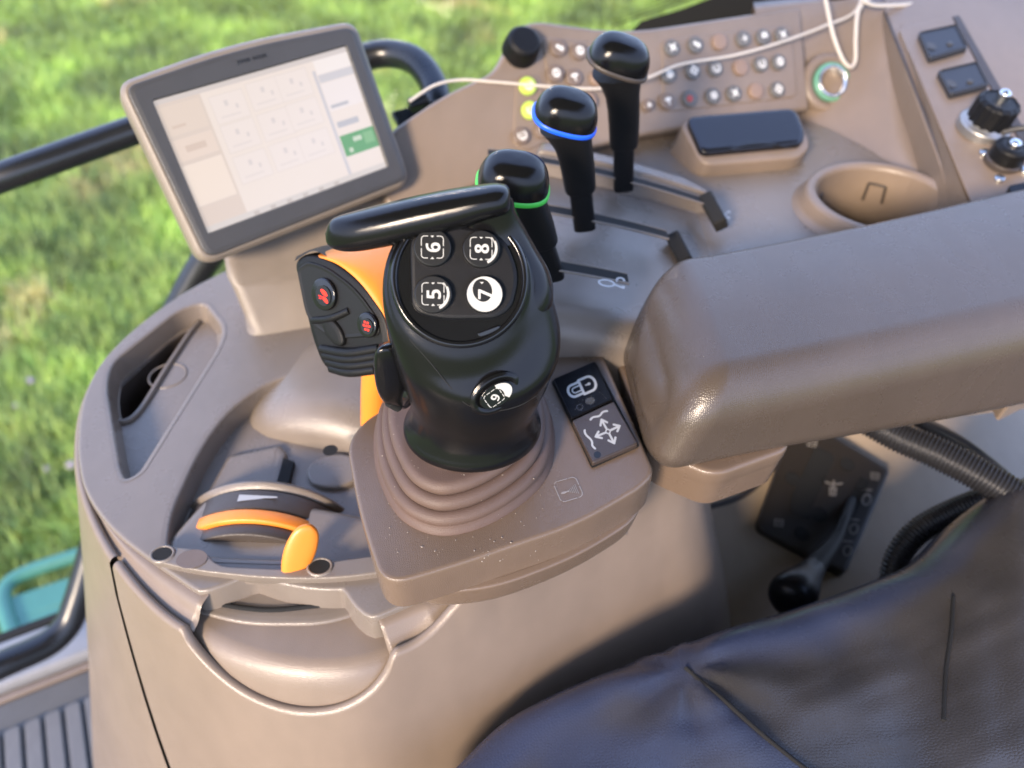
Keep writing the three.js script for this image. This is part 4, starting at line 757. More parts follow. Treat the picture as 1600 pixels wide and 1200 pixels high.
// ---- joystick
{
  const Z = -0.345, B = onZ(737, 668, Z), T = onZ(719, 436, Z + 0.004);
  const t = thing('joystick', 'black joystick handle with four round numbered buttons on its top and a hooked hand rest', 'joystick', B);
  const N0 = V3(0, 1, 0), N1 = V3(0.10, 0.66, 0.74).normalize();
  const rings = [];
  // [picture x, picture y, half width, half depth, share of the turn from upright to the face]
  const st = [[738, 676, 0.036, 0.031, 0], [738, 673, 0.0388, 0.0335, 0], [738, 668, 0.0404, 0.0352, 0], [738, 661, 0.0404, 0.0352, 0.02], [739, 652, 0.0385, 0.0338, 0.05], [740, 640, 0.0368, 0.0325, 0.1], [741, 622, 0.0362, 0.0325, 0.16], [742, 600, 0.0386, 0.0340, 0.22], [743, 562, 0.0428, 0.0366, 0.36], [743, 518, 0.0452, 0.0392, 0.58]];
  const fr = (k) => { const n = N0.clone().lerp(N1, k).normalize(), R = X.clone().addScaledVector(n, -n.x).normalize(); return [n, R, new THREE.Vector3().crossVectors(R, n)]; };
  for (const [x, y, a, b, k] of st) { const [n, R, S] = fr(k); rings.push(ring3(onZ(x, y, lerp(Z, Z + 0.004, k)), R, S, a, -b, 64, lerp(2, 2.25, k))); }
  for (const [d, a, b, sx, sh] of [[0.0072, 0.0408, 0.0442, 0.002, 0.0062], [0.0026, 0.0363, 0.0380, 0, 0.0028], [0.0004, 0.0346, 0.0346, 0, 0]]) { const [, R, S] = fr(1); rings.push(ring3(T.clone().addScaledVector(N1, -d).addScaledVector(R, sx).addScaledVector(S, sh), R, S, a, -b, 64, 2.05)); }
  const FF = new Frame(T, N1, X);
  part('handle', loft(smoothRings(rings, 6), true, { capA: true }), M.black, t);
  // top: raised rim, sunk pad
  const rim = circle2(V2(0, 0), 0.0349, 0.0349, 72).map((p) => p), rimTop = rim;
  part('rim', ringLoft(FF, rim, prof([[0.0003, -0.002], [0.0002, 0.0006, 0.0006], [0.0016, 0.0022, 0.001], [0.0034, 0.0018, 0.0006], [0.0040, 0.0004]], 5)), M.gloss, t);
  const pad = roundPoly(FF.pts([[640, 362, 0.01], [700, 350, 0.05], [786, 364, 0.012], [812, 430, 0.03], [800, 482, 0.012], [775, 499, 0.02], [690, 500, 0.02], [643, 488, 0.012]]), 0.01, 8);
  part('button_pad', ringLoft(FF, pad, prof([[0, 0], [0.0003, 0.0022, 0.0008], [0.0022, 0.0028]], 4)), mat('pad_black', lin(0.006, 0.006, 0.007), 0.4, { specularIntensity: 0.4, bumpMap: tile(grainTex, 60), bumpScale: 0.00004 }), t);
  const pic = (d, worn) => printed(256, 256, (x) => {
    x.fillStyle = '#101012'; x.fillRect(0, 0, 256, 256);
    if (worn === 1) { x.strokeStyle = '#e9e7df'; x.lineWidth = 15; x.beginPath(); x.arc(126, 126, 112, -0.5, 1.15); x.stroke(); x.lineWidth = 7; x.beginPath(); x.arc(118, 120, 112, -0.75, 1.1); x.stroke(); }
    if (worn === 2) { x.fillStyle = '#eeece4'; x.fillRect(0, 0, 256, 256); x.fillStyle = '#101012'; x.beginPath(); x.ellipse(112, 100, 70, 84, -0.25, 0, 7); x.fill(); }
    x.strokeStyle = x.fillStyle = '#f1efe8'; x.lineWidth = 6; x.lineCap = 'round';
    const b = 47, e = 205, r = 26, br = (sx, sy) => { x.beginPath(); const X0 = sx < 0 ? b : e, Y0 = sy < 0 ? b : e; x.moveTo(X0, Y0 - sy * 68); x.lineTo(X0, Y0 - sy * r); x.quadraticCurveTo(X0, Y0, X0 - sx * r, Y0); x.lineTo(X0 - sx * 46, Y0); x.stroke(); };
    if (worn !== 2) { br(-1, -1); br(1, -1); br(-1, 1); br(1, 1); x.beginPath(); x.moveTo(112, 44); x.lineTo(140, 44); x.lineTo(126, 58); x.fill(); x.beginPath(); x.moveTo(112, 212); x.lineTo(140, 212); x.lineTo(126, 196); x.fill(); }
    else { x.beginPath(); x.moveTo(92, 40); x.lineTo(124, 40); x.lineTo(108, 54); x.fill(); }
    x.save(); x.translate(126, 128); x.rotate(-Math.PI / 2); x.font = 'bold 142px sans-serif'; x.textAlign = 'center'; x.textBaseline = 'middle'; x.fillText(d, 0, 6); x.restore();
  }, { roughness: 0.4 });
  for (const [x, y, d, w] of [[676, 387, '6', 0], [752, 389, '8', 1], [677, 460, '5', 1], [757, 460, '7', 2]]) {
    const c = FF.px(x, y, 0.006), b = part('button', cap3(FF, c, 0.0093, 0.0042, 0.0013, 40, 0.0024), mat('button_black', lin(0.008, 0.008, 0.009), 0.4), t, `round button printed with the number ${d}`);
    const s = part('number', disc(FF, c, 0.0087, 0.0071, 0.0, 40), pic(d, w), t); t.remove(s); b.add(s);
  }
  // oblique nick in the rim and fine mould seams
  part('rim_clip', block(new Frame(FF.w(FF.px(764, 517), -0.001), V3(0.15, 0.35, 0.92), V3(0.95, 0.26, -0.2)), roundPoly([V2(-0.006, -0.0016), V2(0.006, -0.0016), V2(0.006, 0.0016), V2(-0.006, 0.0016)], 0.001, 3), 0.002, 0.0008), M.gloss, t);
  // button 9 low on the front
  {
    const q = skin(rings, 775, 617), n = V3(0.32, 0.22, 0.92), F9 = new Frame(q.clone().addScaledVector(n.clone().normalize(), -0.0016), n, V3(0.85, 0.45, -0.3));
    part('button_recess', ringLoft(F9, circle2(V2(0, 0), 0.0125, 0.0088, 40), prof([[-0.002, 0.0005], [0, 0.0019, 0.001], [0.0018, 0.001, 0.001], [0.003, 0.0003]], 4)), M.black, t);
    const n9 = printed(256, 180, (x) => { x.clearRect(0, 0, 256, 180); x.fillStyle = '#0d0d0e'; x.fillRect(0, 0, 256, 180); x.fillStyle = '#efede6'; x.beginPath(); x.ellipse(128, 90, 128, 90, 0, -1.3, 1.0); x.quadraticCurveTo(150, 90, 160, 5); x.fill(); x.fillStyle = '#0d0d0e'; x.beginPath(); x.ellipse(104, 92, 82, 78, 0, 0, 7); x.fill(); x.fillStyle = x.strokeStyle = '#f1efe8'; x.lineWidth = 6; x.setLineDash([30, 10]); x.beginPath(); x.roundRect(40, 30, 130, 122, 24); x.stroke(); x.font = 'bold 100px sans-serif'; x.textAlign = 'center'; x.textBaseline = 'middle'; x.translate(112, 92); x.rotate(-0.5); x.fillText('9', 0, 4); }, { roughness: 0.35 });
    const b = part('button', ringLoft(F9, circle2(V2(0, 0), 0.0096, 0.0066, 40), prof([[0, 0], [0, 0.002, 0.0008], [0.002, 0.0026]], 4)), M.black, t, 'oval button printed with the number 9');
    const g = disc(F9, V2(0, 0), 0.0090, 0.0028, 0, 36), p = g.attributes.position; for (let i = 0; i < p.count; i++) { const v = V3().fromBufferAttribute(p, i).sub(F9.o); const vy = v.dot(F9.v); v.addScaledVector(F9.v, -vy * 0.31); v.add(F9.o); p.setXYZ(i, v.x, v.y, v.z); }
    const s = part('number', g, n9, t); t.remove(s); b.add(s);
  }
  // thumb wheel wedge on the left flank
  {
    const c = onZ(612, 585, Z + 0.010), F = new Frame(c, V3(-0.55, 0.25, 0.80), V3(0.85, 0.15, 0.5));
    const w = (x, y, d) => onZ(x, y, Z + d);
    const ringsW = [[[[604, 528], [640, 555], [646, 600], [628, 640]], -0.004], [[[592, 538], [622, 566], [630, 602], [618, 630]], 0.008], [[[586, 548], [604, 572], [612, 602], [606, 624]], 0.014], [[[588, 556], [594, 574], [600, 600], [598, 618]], 0.015]];
    const rr = [[618, 586, 30, 54, 0.000], [613, 586, 28, 51, 0.008], [606, 586, 21, 44, 0.0135], [600, 588, 12, 34, 0.0155], [597, 590, 4, 18, 0.0162]].map(([x, y, a, b, d]) => Array.from({ length: 32 }, (_, i) => { const s = i / 32 * 6.2832, cx = Math.cos(s), cy = Math.sin(s); const px = Math.sign(cx) * Math.abs(cx) ** 0.8 * a, py = Math.sign(cy) * Math.abs(cy) ** 0.8 * b; return onZ(x + px + py * 0.12, y + py, Z + d); }).reverse());
    part('thumb_wheel', loft(smoothRings(rr, 3), true, { capB: true }), M.black, t);
    part('wheel_pivot', pipe([onZ(628, 628, Z + 0.002), onZ(640, 612, Z + 0.015), onZ(646, 602, Z + 0.013)], 0.0036, 12, 10), M.gloss, t);
    part('wheel_slot', pipe([onZ(608, 628, Z + 0.01), onZ(622, 636, Z + 0.006)], 0.003, 6, 8), M.void, t);
  }
  // hand rest: paddle reaching left over the face, carried by a stem on the right
  {
    const key = [[509, 362, 3, 0.001, 0], [514, 364, 18, 0.005, 0], [530, 365, 26, 0.009, 0], [560, 361, 30, 0.0125, 0], [610, 350, 32, 0.0145, 0], [660, 338, 32, 0.0150, 0], [710, 327, 31, 0.0150, 0], [750, 317, 27, 0.0146, 0], [776, 312, 25, 0.0135, 0], [789, 311, 22, 0.0115, 0], [796, 311, 16, 0.008, 0], [798, 311, 4, 0.002, 0]];
    const c = key.map(([x, y]) => onZ(x, y, Z - 0.018)), rr = key.map(([x, y, h, d, k], i) => {
      const a = c[Math.max(0, i - 1)], b = c[Math.min(c.length - 1, i + 1)], tg = b.clone().sub(a).normalize(), back = V3(0, -0.35, -0.94), up = new THREE.Vector3().crossVectors(back, tg).normalize().negate();
      const hw = h / FP * c[i].clone().sub(EYE).length() * 0.98;
      return ring3(c[i].clone().addScaledVector(back, (k > 0.5 ? 0.004 : 0)), up, back.clone().addScaledVector(tg, -back.dot(tg)).normalize(), hw, d, 36, 2.3);
    });
    part('hand_rest', loft(smoothRings(rr, 4), true, { capA: true, capB: true }), M.black, t);
    // broad hood that joins the hand rest to the back of the handle
    const hood = [[764, 302, 22, 0.006, -0.020], [763, 310, 38, 0.010, -0.021], [762, 330, 45, 0.013, -0.023], [768, 358, 56, 0.015, -0.024], [778, 392, 66, 0.017, -0.022], [790, 425, 73, 0.019, -0.018], [798, 458, 72, 0.021, -0.013], [796, 492, 66, 0.022, -0.009], [780, 530, 50, 0.02, -0.006]].map(([x, y, w, d, z]) => ring3(onZ(x, y, Z + z), X, V3(0, -0.45, -0.89), w / FP * 0.41, d, 36, 2.8));
    part('hood', loft(smoothRings(hood, 4), true, { capA: true, capB: true }), M.black, t);
  }
  // thin seam lines on the handle
  const seamL = (list) => pipe(list.map(([x, y]) => skin(rings, x, y)), 0.00035, 60, 5);
  part('mould_seam', seamL([[640, 530], [672, 566], [700, 600], [730, 632], [770, 642], [810, 634], [838, 618]]), M.void, t);
}
function smoothRings(rings, k) {                                      // spline through the rings, so that the skin has no facets
  const n = rings[0].length, cs = Array.from({ length: n }, (_, i) => new THREE.CatmullRomCurve3(rings.map((r) => r[i]), false, 'catmullrom', 0.5)), out = [], m = (rings.length - 1) * k;
  for (let j = 0; j <= m; j++) out.push(cs.map((c) => c.getPoint(j / m)));
  return out;
}
function skin(rings, x, y) {                                          // where a sight line first meets the skin of a loft
  const g = loft(smoothRings(rings, 4)), m = new THREE.Mesh(g, new THREE.MeshBasicMaterial({ side: THREE.DoubleSide })), d = dir(x, y).normalize();
  const r = new THREE.Raycaster(EYE, d).intersectObject(m); return r.length ? r[0].point : onZ(x, y, -0.31);
}
// ---- orange lever with its black key pad, behind the joystick at the left
{
  const t = thing('orange_lever', 'orange drive lever with black key pad and two red glowing symbols behind the joystick', 'lever', at(590, 640, 0.56));
  const F = Frame.three(at(465, 410, 0.535), at(600, 500, 0.505), at(500, 580, 0.545));
  const face = roundPoly(F.pts([[459, 410, 0.006], [476, 396, 0.006], [510, 402, 0.01], [560, 436, 0.03], [602, 492, 0.01], [612, 540, 0.012], [590, 586, 0.008], [540, 588, 0.01], [507, 578, 0.01], [489, 535, 0.02]]), 0.008, 7);
  part('pad_body', ringLoft(F, face, prof([[0.006, -0.026], [-0.001, -0.012, 0.008], [0, 0, 0.003], [0.005, 0.001]], 6)), M.rubber, t);
  const plate = roundPoly(F.pts([[466, 420, 0.004], [484, 407, 0.004], [514, 416, 0.01], [560, 450, 0.03], [594, 498, 0.008], [598, 524, 0.006], [560, 528, 0.01], [520, 530, 0.02], [482, 500, 0.01]]), 0.006, 6);
  part('key_plate', ringLoft(F, plate, prof([[0, 0.0006], [0.0006, 0.0022, 0.0008], [0.003, 0.0018]], 4)), mat('key_plate_black', lin(0.008, 0.008, 0.0085), 0.45, { specularIntensity: 0.5 }), t);
  const G = (x, y, r, k) => { part('key', cap3(F, F.px(x, y, 0.004), r, 0.003, 0.0012, 30, 0.0015), M.gloss, t); if (k) part('glowing_symbol', disc(F, F.px(x, y + 2, 0.0052), r * 0.62, 0.0053, 0.2, 28), k, t); };
  const red = (draw) => { const m = printed(128, 128, draw, { roughness: 0.4 }); m.emissive = lin(1.0, 0.9, 0.9); m.emissiveMap = m.map; m.emissiveIntensity = 0.9; m.name = 'red_lit_symbol'; return m; };
  G(505, 460, 0.0105, red((x) => { x.fillStyle = '#060404'; x.fillRect(0, 0, 128, 128); x.fillStyle = '#ff2608'; x.save(); x.translate(64, 44); x.rotate(0.4); x.beginPath(); x.ellipse(4, -2, 32, 14, 0, 0, 7); x.fill(); x.restore(); x.fillStyle = '#c81a06'; x.fillRect(24, 70, 34, 7); x.fillRect(30, 84, 24, 7); x.fillStyle = '#ff2608'; x.beginPath(); x.ellipse(86, 86, 26, 13, 0.5, 0, 7); x.fill(); }));
  G(573, 508, 0.0080, red((x) => { x.fillStyle = '#060404'; x.fillRect(0, 0, 128, 128); x.fillStyle = '#e0260e'; for (const [a, b] of [[40, 36], [70, 34], [34, 64], [64, 62], [92, 58], [54, 92], [84, 90]]) x.fillRect(a - 10, b - 10, 20, 18); }));
  part('ridge', pipe([F.w(F.px(492, 500), 0.001), F.w(F.px(520, 497), 0.003), F.w(F.px(548, 485), 0.001)], 0.0025, 20, 10), M.rubber, t);
  part('key', ringLoft(F, circle2(F.px(526, 517), 0.0115, 0.0068, 30, -0.35), prof([[0, 0.001], [0.0006, 0.004, 0.0014], [0.004, 0.0044]], 4)), M.rubber, t);
  for (let k = 0; k < 4; k++) part('grip_ridge', pipe([F.w(F.px(504 + k * 5, 545 + k * 10), 0.0006), F.w(F.px(550, 550 + k * 10), 0.003), F.w(F.px(594 - k * 2, 544 + k * 11), 0.0006)], 0.0032, 20, 10), M.rubber, t);
  // orange shell curving over the top and back of the pad
  const rows = []; const e = [[506, 404], [530, 414], [560, 438], [584, 468], [604, 500], [612, 540]], f = [[530, 384], [570, 376], [612, 374], [640, 390], [650, 450], [650, 520]];
  const ca = new THREE.CatmullRomCurve3(e.map(([x, y]) => F.w(F.px(x, y), 0.0005))), cb = new THREE.CatmullRomCurve3(f.map(([x, y], i) => at(x, y, 0.545 - i * 0.004)));
  for (let j = 0; j <= 12; j++) { const q = j / 12, r = []; for (let i = 0; i <= 30; i++) { const s = i / 30, a = ca.getPoint(s), b = cb.getPoint(s); r.push(a.clone().lerp(b, q).addScaledVector(F.n, 0.012 * Math.sin(Math.PI * Math.min(1, q * 1.1)) * (1 - 0.5 * q))); } rows.push(r); }
  part('orange_shell', loft(rows, false), M.orange, t);
  part('black_shoulder', loft(smoothRings([[[462, 408], [480, 392]], [[490, 392], [505, 384]], [[512, 400], [535, 380]]].map(([a, b]) => { const p = F.w(F.px(...a), 0.001), q = at(...b, 0.56), m = p.clone().lerp(q, 0.5).addScaledVector(F.n, 0.004); return [p, m, q, q.clone().addScaledVector(F.n, -0.02)]; }), 6), false), M.rubber, t);
  part('stem', pipe([at(592, 560, 0.55), at(588, 600, 0.57), at(586, 660, 0.60)], 0.0105, 20, 16), M.orange, t);
}
// ---- orange speed wheel in the front of the well
{
  const c = onY(413, 912, DECK - 0.057), ax = V3(0.03, 0, -1).normalize(), sd = V3(1, 0, 0.03), t = thing('speed_wheel', 'dark thumbwheel with orange band and upright orange tab between the console bosses', 'thumbwheel', c);
  const drum = (w0, w1, r, m, n, e = 0.0015) => {
    const rows = []; for (const [w, q] of [[w0, r - 0.008], [w0, r - e], [w0 + e, r], [w1 - e, r], [w1, r - e], [w1, r - 0.008]]) { const o = []; for (let i = 0; i <= 60; i++) { const a = lerp(-0.15, Math.PI + 0.15, i / 60); o.push(c.clone().addScaledVector(ax, w).addScaledVector(sd, -Math.cos(a) * q * 1.04).addScaledVector(UP, Math.sin(a) * q)); } rows.push(o); }
    return part(n, loft(rows, false), m, t);
  };
  drum(-0.004, 0.006, 0.0625, M.dark, 'wheel_drum'); drum(0.006, 0.0165, 0.0655, M.orange, 'orange_band'); drum(0.0165, 0.034, 0.0650, M.dark, 'wheel_drum'); drum(0.034, 0.044, 0.0665, M.deck, 'wheel_hood', 0.004);
  const a = 1.05, rad = sd.clone().multiplyScalar(Math.cos(Math.PI - a) * -1).addScaledVector(UP, Math.sin(a)).normalize();
  const p0 = onY(461, 884, DECK + 0.006), up = V3(0.36, 0.86, -0.36).normalize(), wv = V3(0.55, 0, 0.83);
  const S = new THREE.Vector3().crossVectors(up, V3(0.3, 0.2, 0.93)).normalize(), Dn = new THREE.Vector3().crossVectors(S, up).normalize();
  part('tab', loft(smoothRings([[0, 0.0090, 0.004], [0.01, 0.0115, 0.0042], [0.022, 0.0125, 0.0038], [0.034, 0.0110, 0.0032], [0.041, 0.0078, 0.0028], [0.0445, 0.003, 0.0018], [0.0452, 0.0004, 0.0004]].map(([h, w, d]) => ring3(p0.clone().addScaledVector(up, h * 0.85 - 0.006), S, Dn, w * 0.82, d, 36, 2.4)), 3), true, { capA: true, capB: true }), M.orange, t);
  part('scale_mark', decal(new Frame(c.clone().addScaledVector(ax, 0.026).addScaledVector(UP, 0.0648), UP, X), [V2(-0.012, 0.003), V2(0.016, 0.0022), V2(0.016, -0.002), V2(-0.012, -0.004)], 0.0004), printed(128, 32, (x) => { x.clearRect(0, 0, 128, 32); x.fillStyle = '#dfe0e2'; x.beginPath(); x.moveTo(2, 2); x.lineTo(126, 10); x.lineTo(126, 20); x.lineTo(2, 30); x.fill(); }, {}, true), t);
}
// ---- armrest
{
  const h = 0.735, a = onY(1018, 424, h), b = onY(1600, 322, h), c = onY(1120, 590, h), d = onY(1600, 462, h);
  const ax = b.clone().sub(a).normalize().add(d.clone().sub(c).normalize()).normalize(), wv = V3(-ax.z, 0, ax.x).normalize();   // wv: towards the camera
  const mid0 = a.clone().lerp(c, 0.5), t = thing('armrest', 'padded armrest in pebbled grey brown leather reaching in from the right', 'armrest', mid0.clone().setY(0.68));
  const W = Math.abs(c.clone().sub(a).dot(wv)) / 2 + 0.008, c0 = a.clone().add(c).multiplyScalar(0.5); c0.addScaledVector(ax, -0.020);
  const sec = (s, k, lift = 0) => {                                    // rounded section, near side slanting in towards the foot
    const ce = c0.clone().addScaledVector(ax, s), w = W * (1 + 0.10 * smooth(s, 0, 0.5)), kw = k[0], kh = k[1];
    const o = [V2(-w * 0.98, 0.004), V2(-w * 0.2, 0.0065), V2(w * 0.86, 0.0015), V2(w * 1.08, -0.018), V2(w * 1.03, -0.064), V2(w * 0.70, -0.074), V2(-w * 0.9, -0.074), V2(-w * 1.04, -0.03)];
    o[0].r = 0.012; o[1].r = 0.05; o[2].r = 0.017; o[3].r = 0.018; o[4].r = 0.014; o[5].r = 0.012; o[6].r = 0.012; o[7].r = 0.02;
    for (const p of o) if (p.y < -0.05) p.y -= 0.026 * smooth(s, 0.02, 0.36);
    return roundPoly(o, 0.015, 8).map((p) => ce.clone().addScaledVector(wv, p.x * kw).addScaledVector(ax, -0.27 * p.x * kw + 0.36 * (p.y + 0.035) * kh).addScaledVector(UP, -0.035 + (p.y + 0.035) * kh + lift));
  };
  const R = 0.026, rings = [], k0 = [1 - R * 0.9 / W, 1 - R * 0.85 / 0.037];
  for (let k = 0; k < 8; k++) { const q = k / 8; rings.push(sec(-0.007 * (1 - q * q), [Math.max(0.01, k0[0] * q), Math.max(0.01, k0[1] * q)])); }
  for (let i = 0; i <= 12; i++) { const q = i / 12 * Math.PI / 2; rings.push(sec(R * (1 - Math.cos(q)) + 0.0, [1 - (R * 0.9 * (1 - Math.sin(q))) / W, 1 - (R * 0.85 * (1 - Math.sin(q))) / 0.037])); }
  for (let i = 1; i <= 40; i++) { const s = R + i / 40 * 0.52; rings.push(sec(s, [1, 1], -0.0025 * Math.sin(Math.min(1, s / 0.3) * Math.PI))); }
  part('pad', loft(rings, true, { capA: true, capB: true }), M.leather, t);
}
// ================================================================= LOWER RIGHT: cab side, selector, hoses, seat
{
  const F = Frame.three(at(1180, 825, 0.80), at(1310, 905, 0.775), at(1385, 740, 0.84));
  const wall = thing('cab_side_wall', 'beige moulded cab side behind the seat under the armrest', 'cab wall', F.w(F.px(1250, 850), -0.01));
  const WFm = new Frame(F.w(F.px(1250, 820), -0.006), F.n, F.u);
  const rows = [];
  // fender panel: a broad rounded bend between the side below and the shelf above
  const Q = (x, y, d) => at(x, y, d);
  const lineTop = [[1040, 640, 0.93], [1200, 610, 0.96], [1400, 580, 1.0], [1600, 560, 1.05], [1800, 540, 1.1]], lineMid = [[1040, 830, 0.86], [1130, 800, 0.87], [1260, 780, 0.88], [1420, 700, 0.93], [1600, 680, 1.0], [1800, 660, 1.05]];
  part('wall_sheet', slab(WFm, WFm.pts([[1000, 500], [2100, 460], [2100, 1300], [980, 1300]]), 0.02, 0.003), M.cream, wall);
  const b1 = at(1560, 640, 0.95), F2 = Frame.three(at(1440, 700, 0.885), at(1600, 700, 0.93), at(1480, 560, 0.96));
  part('upper_shell', slab(F2, roundPoly(F2.pts([[1436, 760], [1462, 500], [1900, 480], [1900, 900], [1420, 900]]), 0.02, 6), 0.02, 0.012), M.beige, wall);
  part('shell_groove', pipe([[1450, 780], [1478, 690], [1500, 600]].map(([x, y]) => F2.w(F2.px(x + 40, y), 0.001)), 0.0035, 20, 8), M.void, wall);
  part('wall_crease', pipe([[1040, 800], [1110, 792], [1165, 772], [1215, 720], [1235, 660]].map(([x, y]) => WFm.w(WFm.px(x, y), 0.0)), 0.0028, 30, 8), M.dark, wall);
  const vent = [[1572, 690], [1600, 676], [1640, 700], [1600, 742], [1570, 735]]; part('vent_opening', slab(F2, roundPoly(F2.pts(vent), 0.004), 0.004, 0.001, { lift: 0.003 }), M.void, wall);

  const t = thing('selector_plate', 'dark brown gear selector plate with two slots, round holes and worn white symbols', 'selector plate', F.w(F.px(1280, 800)));
  part('plate', ringLoft(F, roundPoly(F.pts([[1228, 690, 0.01], [1250, 655, 0.01], [1388, 738, 0.006], [1318, 902, 0.008], [1178, 826, 0.01]]), 0.006, 6), prof([[0, -0.005], [0, 0.006, 0.002], [0.005, 0.0065]], 4)), mat('gate_black', lin(0.022, 0.018, 0.015), 0.45), t);
  const bar = (a, b, w, h = 0.0072) => { const p = F.px(...a, h), q = F.px(...b, h), d = q.clone().sub(p).normalize(), n = V2(-d.y, d.x).multiplyScalar(w); return flatCap(F, roundPoly([p.clone().add(n), q.clone().add(n), q.clone().sub(n), p.clone().sub(n)], w * 0.6, 4), h); };
  part('slot', [bar([1290, 705], [1250, 790], 0.011), flatCap(F, roundPoly(F.pts([[1232, 782], [1268, 795], [1262, 818], [1230, 806]]), 0.004, 4), 0.0074)], M.void, t);
  part('slot', bar([1352, 748], [1312, 830], 0.0055), M.void, t);
  for (const [x, y, r] of [[1324, 726, 0.0075], [1238, 748, 0.0075], [1280, 804, 0.0085], [1253, 834, 0.0075]]) part('round_hole', flatCap(F, circle2(F.px(x, y, 0.0073), r, r, 24), 0.0073), M.void, t);
  const sy = (draw) => printed(128, 128, (x) => { x.clearRect(0, 0, 128, 128); x.strokeStyle = x.fillStyle = '#b9b2aa'; x.lineWidth = 10; draw(x); }, {}, true);
  const marks = [sy((x) => { x.strokeRect(30, 30, 68, 60); x.fillRect(44, 52, 40, 12); }), sy((x) => { x.fillRect(58, 16, 10, 90); x.beginPath(); x.moveTo(20, 30); x.lineTo(60, 44); x.lineTo(108, 30); x.stroke(); x.strokeRect(48, 64, 30, 40); }), sy((x) => { x.beginPath(); x.ellipse(64, 80, 24, 34, 0.2, 0, 7); x.stroke(); x.fillRect(30, 10, 60, 12); })];
  for (const [x, y, k, s] of [[1368, 744, 0, 11], [1304, 762, 1, 20], [1356, 776, 2, 18], [1336, 822, 2, 17], [1326, 856, 2, 17], [1218, 817, 0, 12], [1270, 692, 0, 12]]) part('white_symbol', decal(F, [[x - s, y - s * 0.9], [x + s, y - s * 0.7], [x + s * 0.8, y + s], [x - s * 1.1, y + s * 0.8]], 0.0072), marks[k], t);

  const g = thing('selector_lever', 'black lever with round knob pointing down from the selector plate', 'gear lever', F.w(F.px(1325, 790), 0.005));
  const p0 = F.w(F.px(1332, 778), 0.0), p1 = F.w(F.px(1300, 850, 0.03), 0.035), p2 = at(1242, 925, 0.70);
  part('arm', pipe([p0, p0.clone().lerp(p1, 0.5).addScaledVector(F.n, 0.004), p1, p1.clone().lerp(p2, 0.5), p2], (q) => 0.005 + 0.0055 * smooth(q, 0.3, 0.85), 40, 16), mat('lever_black', lin(0.006, 0.006, 0.007), 0.5, { specularIntensity: 0.3 }), g);
  const kx = p2.clone().sub(p1).normalize(), S = V3(1, 0, 0).addScaledVector(kx, -kx.x).normalize(), D = new THREE.Vector3().crossVectors(kx, S);
  part('knob', loft(smoothRings([[-0.040, 0.0105], [-0.028, 0.0125], [-0.014, 0.0165], [-0.002, 0.0195], [0.008, 0.0198], [0.015, 0.0165], [0.0185, 0.010], [0.0197, 0.001]].map(([q, r]) => ring3(p2.clone().addScaledVector(kx, q), S, D, r, r, 32)), 4), true, { capA: true, capB: true }), mat('knob_black', lin(0.005, 0.005, 0.006), 0.35, { specularIntensity: 0.35 }), g);
}
{ // ribbed hoses
  const hose = (label, pts, r, pitch, n) => { const t = thing('ribbed_hose', label, 'hose', pts[0], 'ribbed hoses beside the seat'); const L = new THREE.CatmullRomCurve3(pts).getLength(), k = Math.round(L / pitch); part('corrugated_tube', pipe(pts, (q) => r + r * 0.085 * Math.cos(q * k * 2 * Math.PI), k * 6, 18), mat('hose_black', lin(0.018, 0.018, 0.02), 0.35), t); return t; };
  hose('thick black ribbed hose running down from under the armrest', [at(1330, 640, 0.70), at(1400, 680, 0.68), at(1460, 706, 0.665), at(1530, 742, 0.65), at(1590, 778, 0.64), at(1680, 840, 0.63)], 0.0125, 0.0032);
  hose('thin black ribbed hose looping behind the blue seat cover', [at(1640, 770, 0.70), at(1560, 776, 0.70), at(1490, 800, 0.70), at(1430, 835, 0.70), at(1400, 880, 0.70), at(1392, 960, 0.70)], 0.0105, 0.0034);
  const t = thing('metal_strut', 'smooth grey metal strut beside the thick ribbed hose', 'strut', at(1520, 710, 0.68));
  part('rod', pipe([at(1430, 655, 0.71), at(1500, 692, 0.69), at(1590, 762, 0.665), at(1640, 800, 0.66)], 0.006, 30, 14), mat('strut_metal', lin(0.2, 0.2, 0.2), 0.3, { metalness: 0.8 }), t);
  const w = thing('thin_black_wire', 'thin black wire hanging inside the hose loop above the seat', 'wire', at(1480, 830, 0.72)); part('wire', pipe([at(1500, 790, 0.72), at(1478, 822, 0.72), at(1484, 846, 0.72), at(1500, 870, 0.71)], 0.003, 24, 8), M.rubber, w);
}
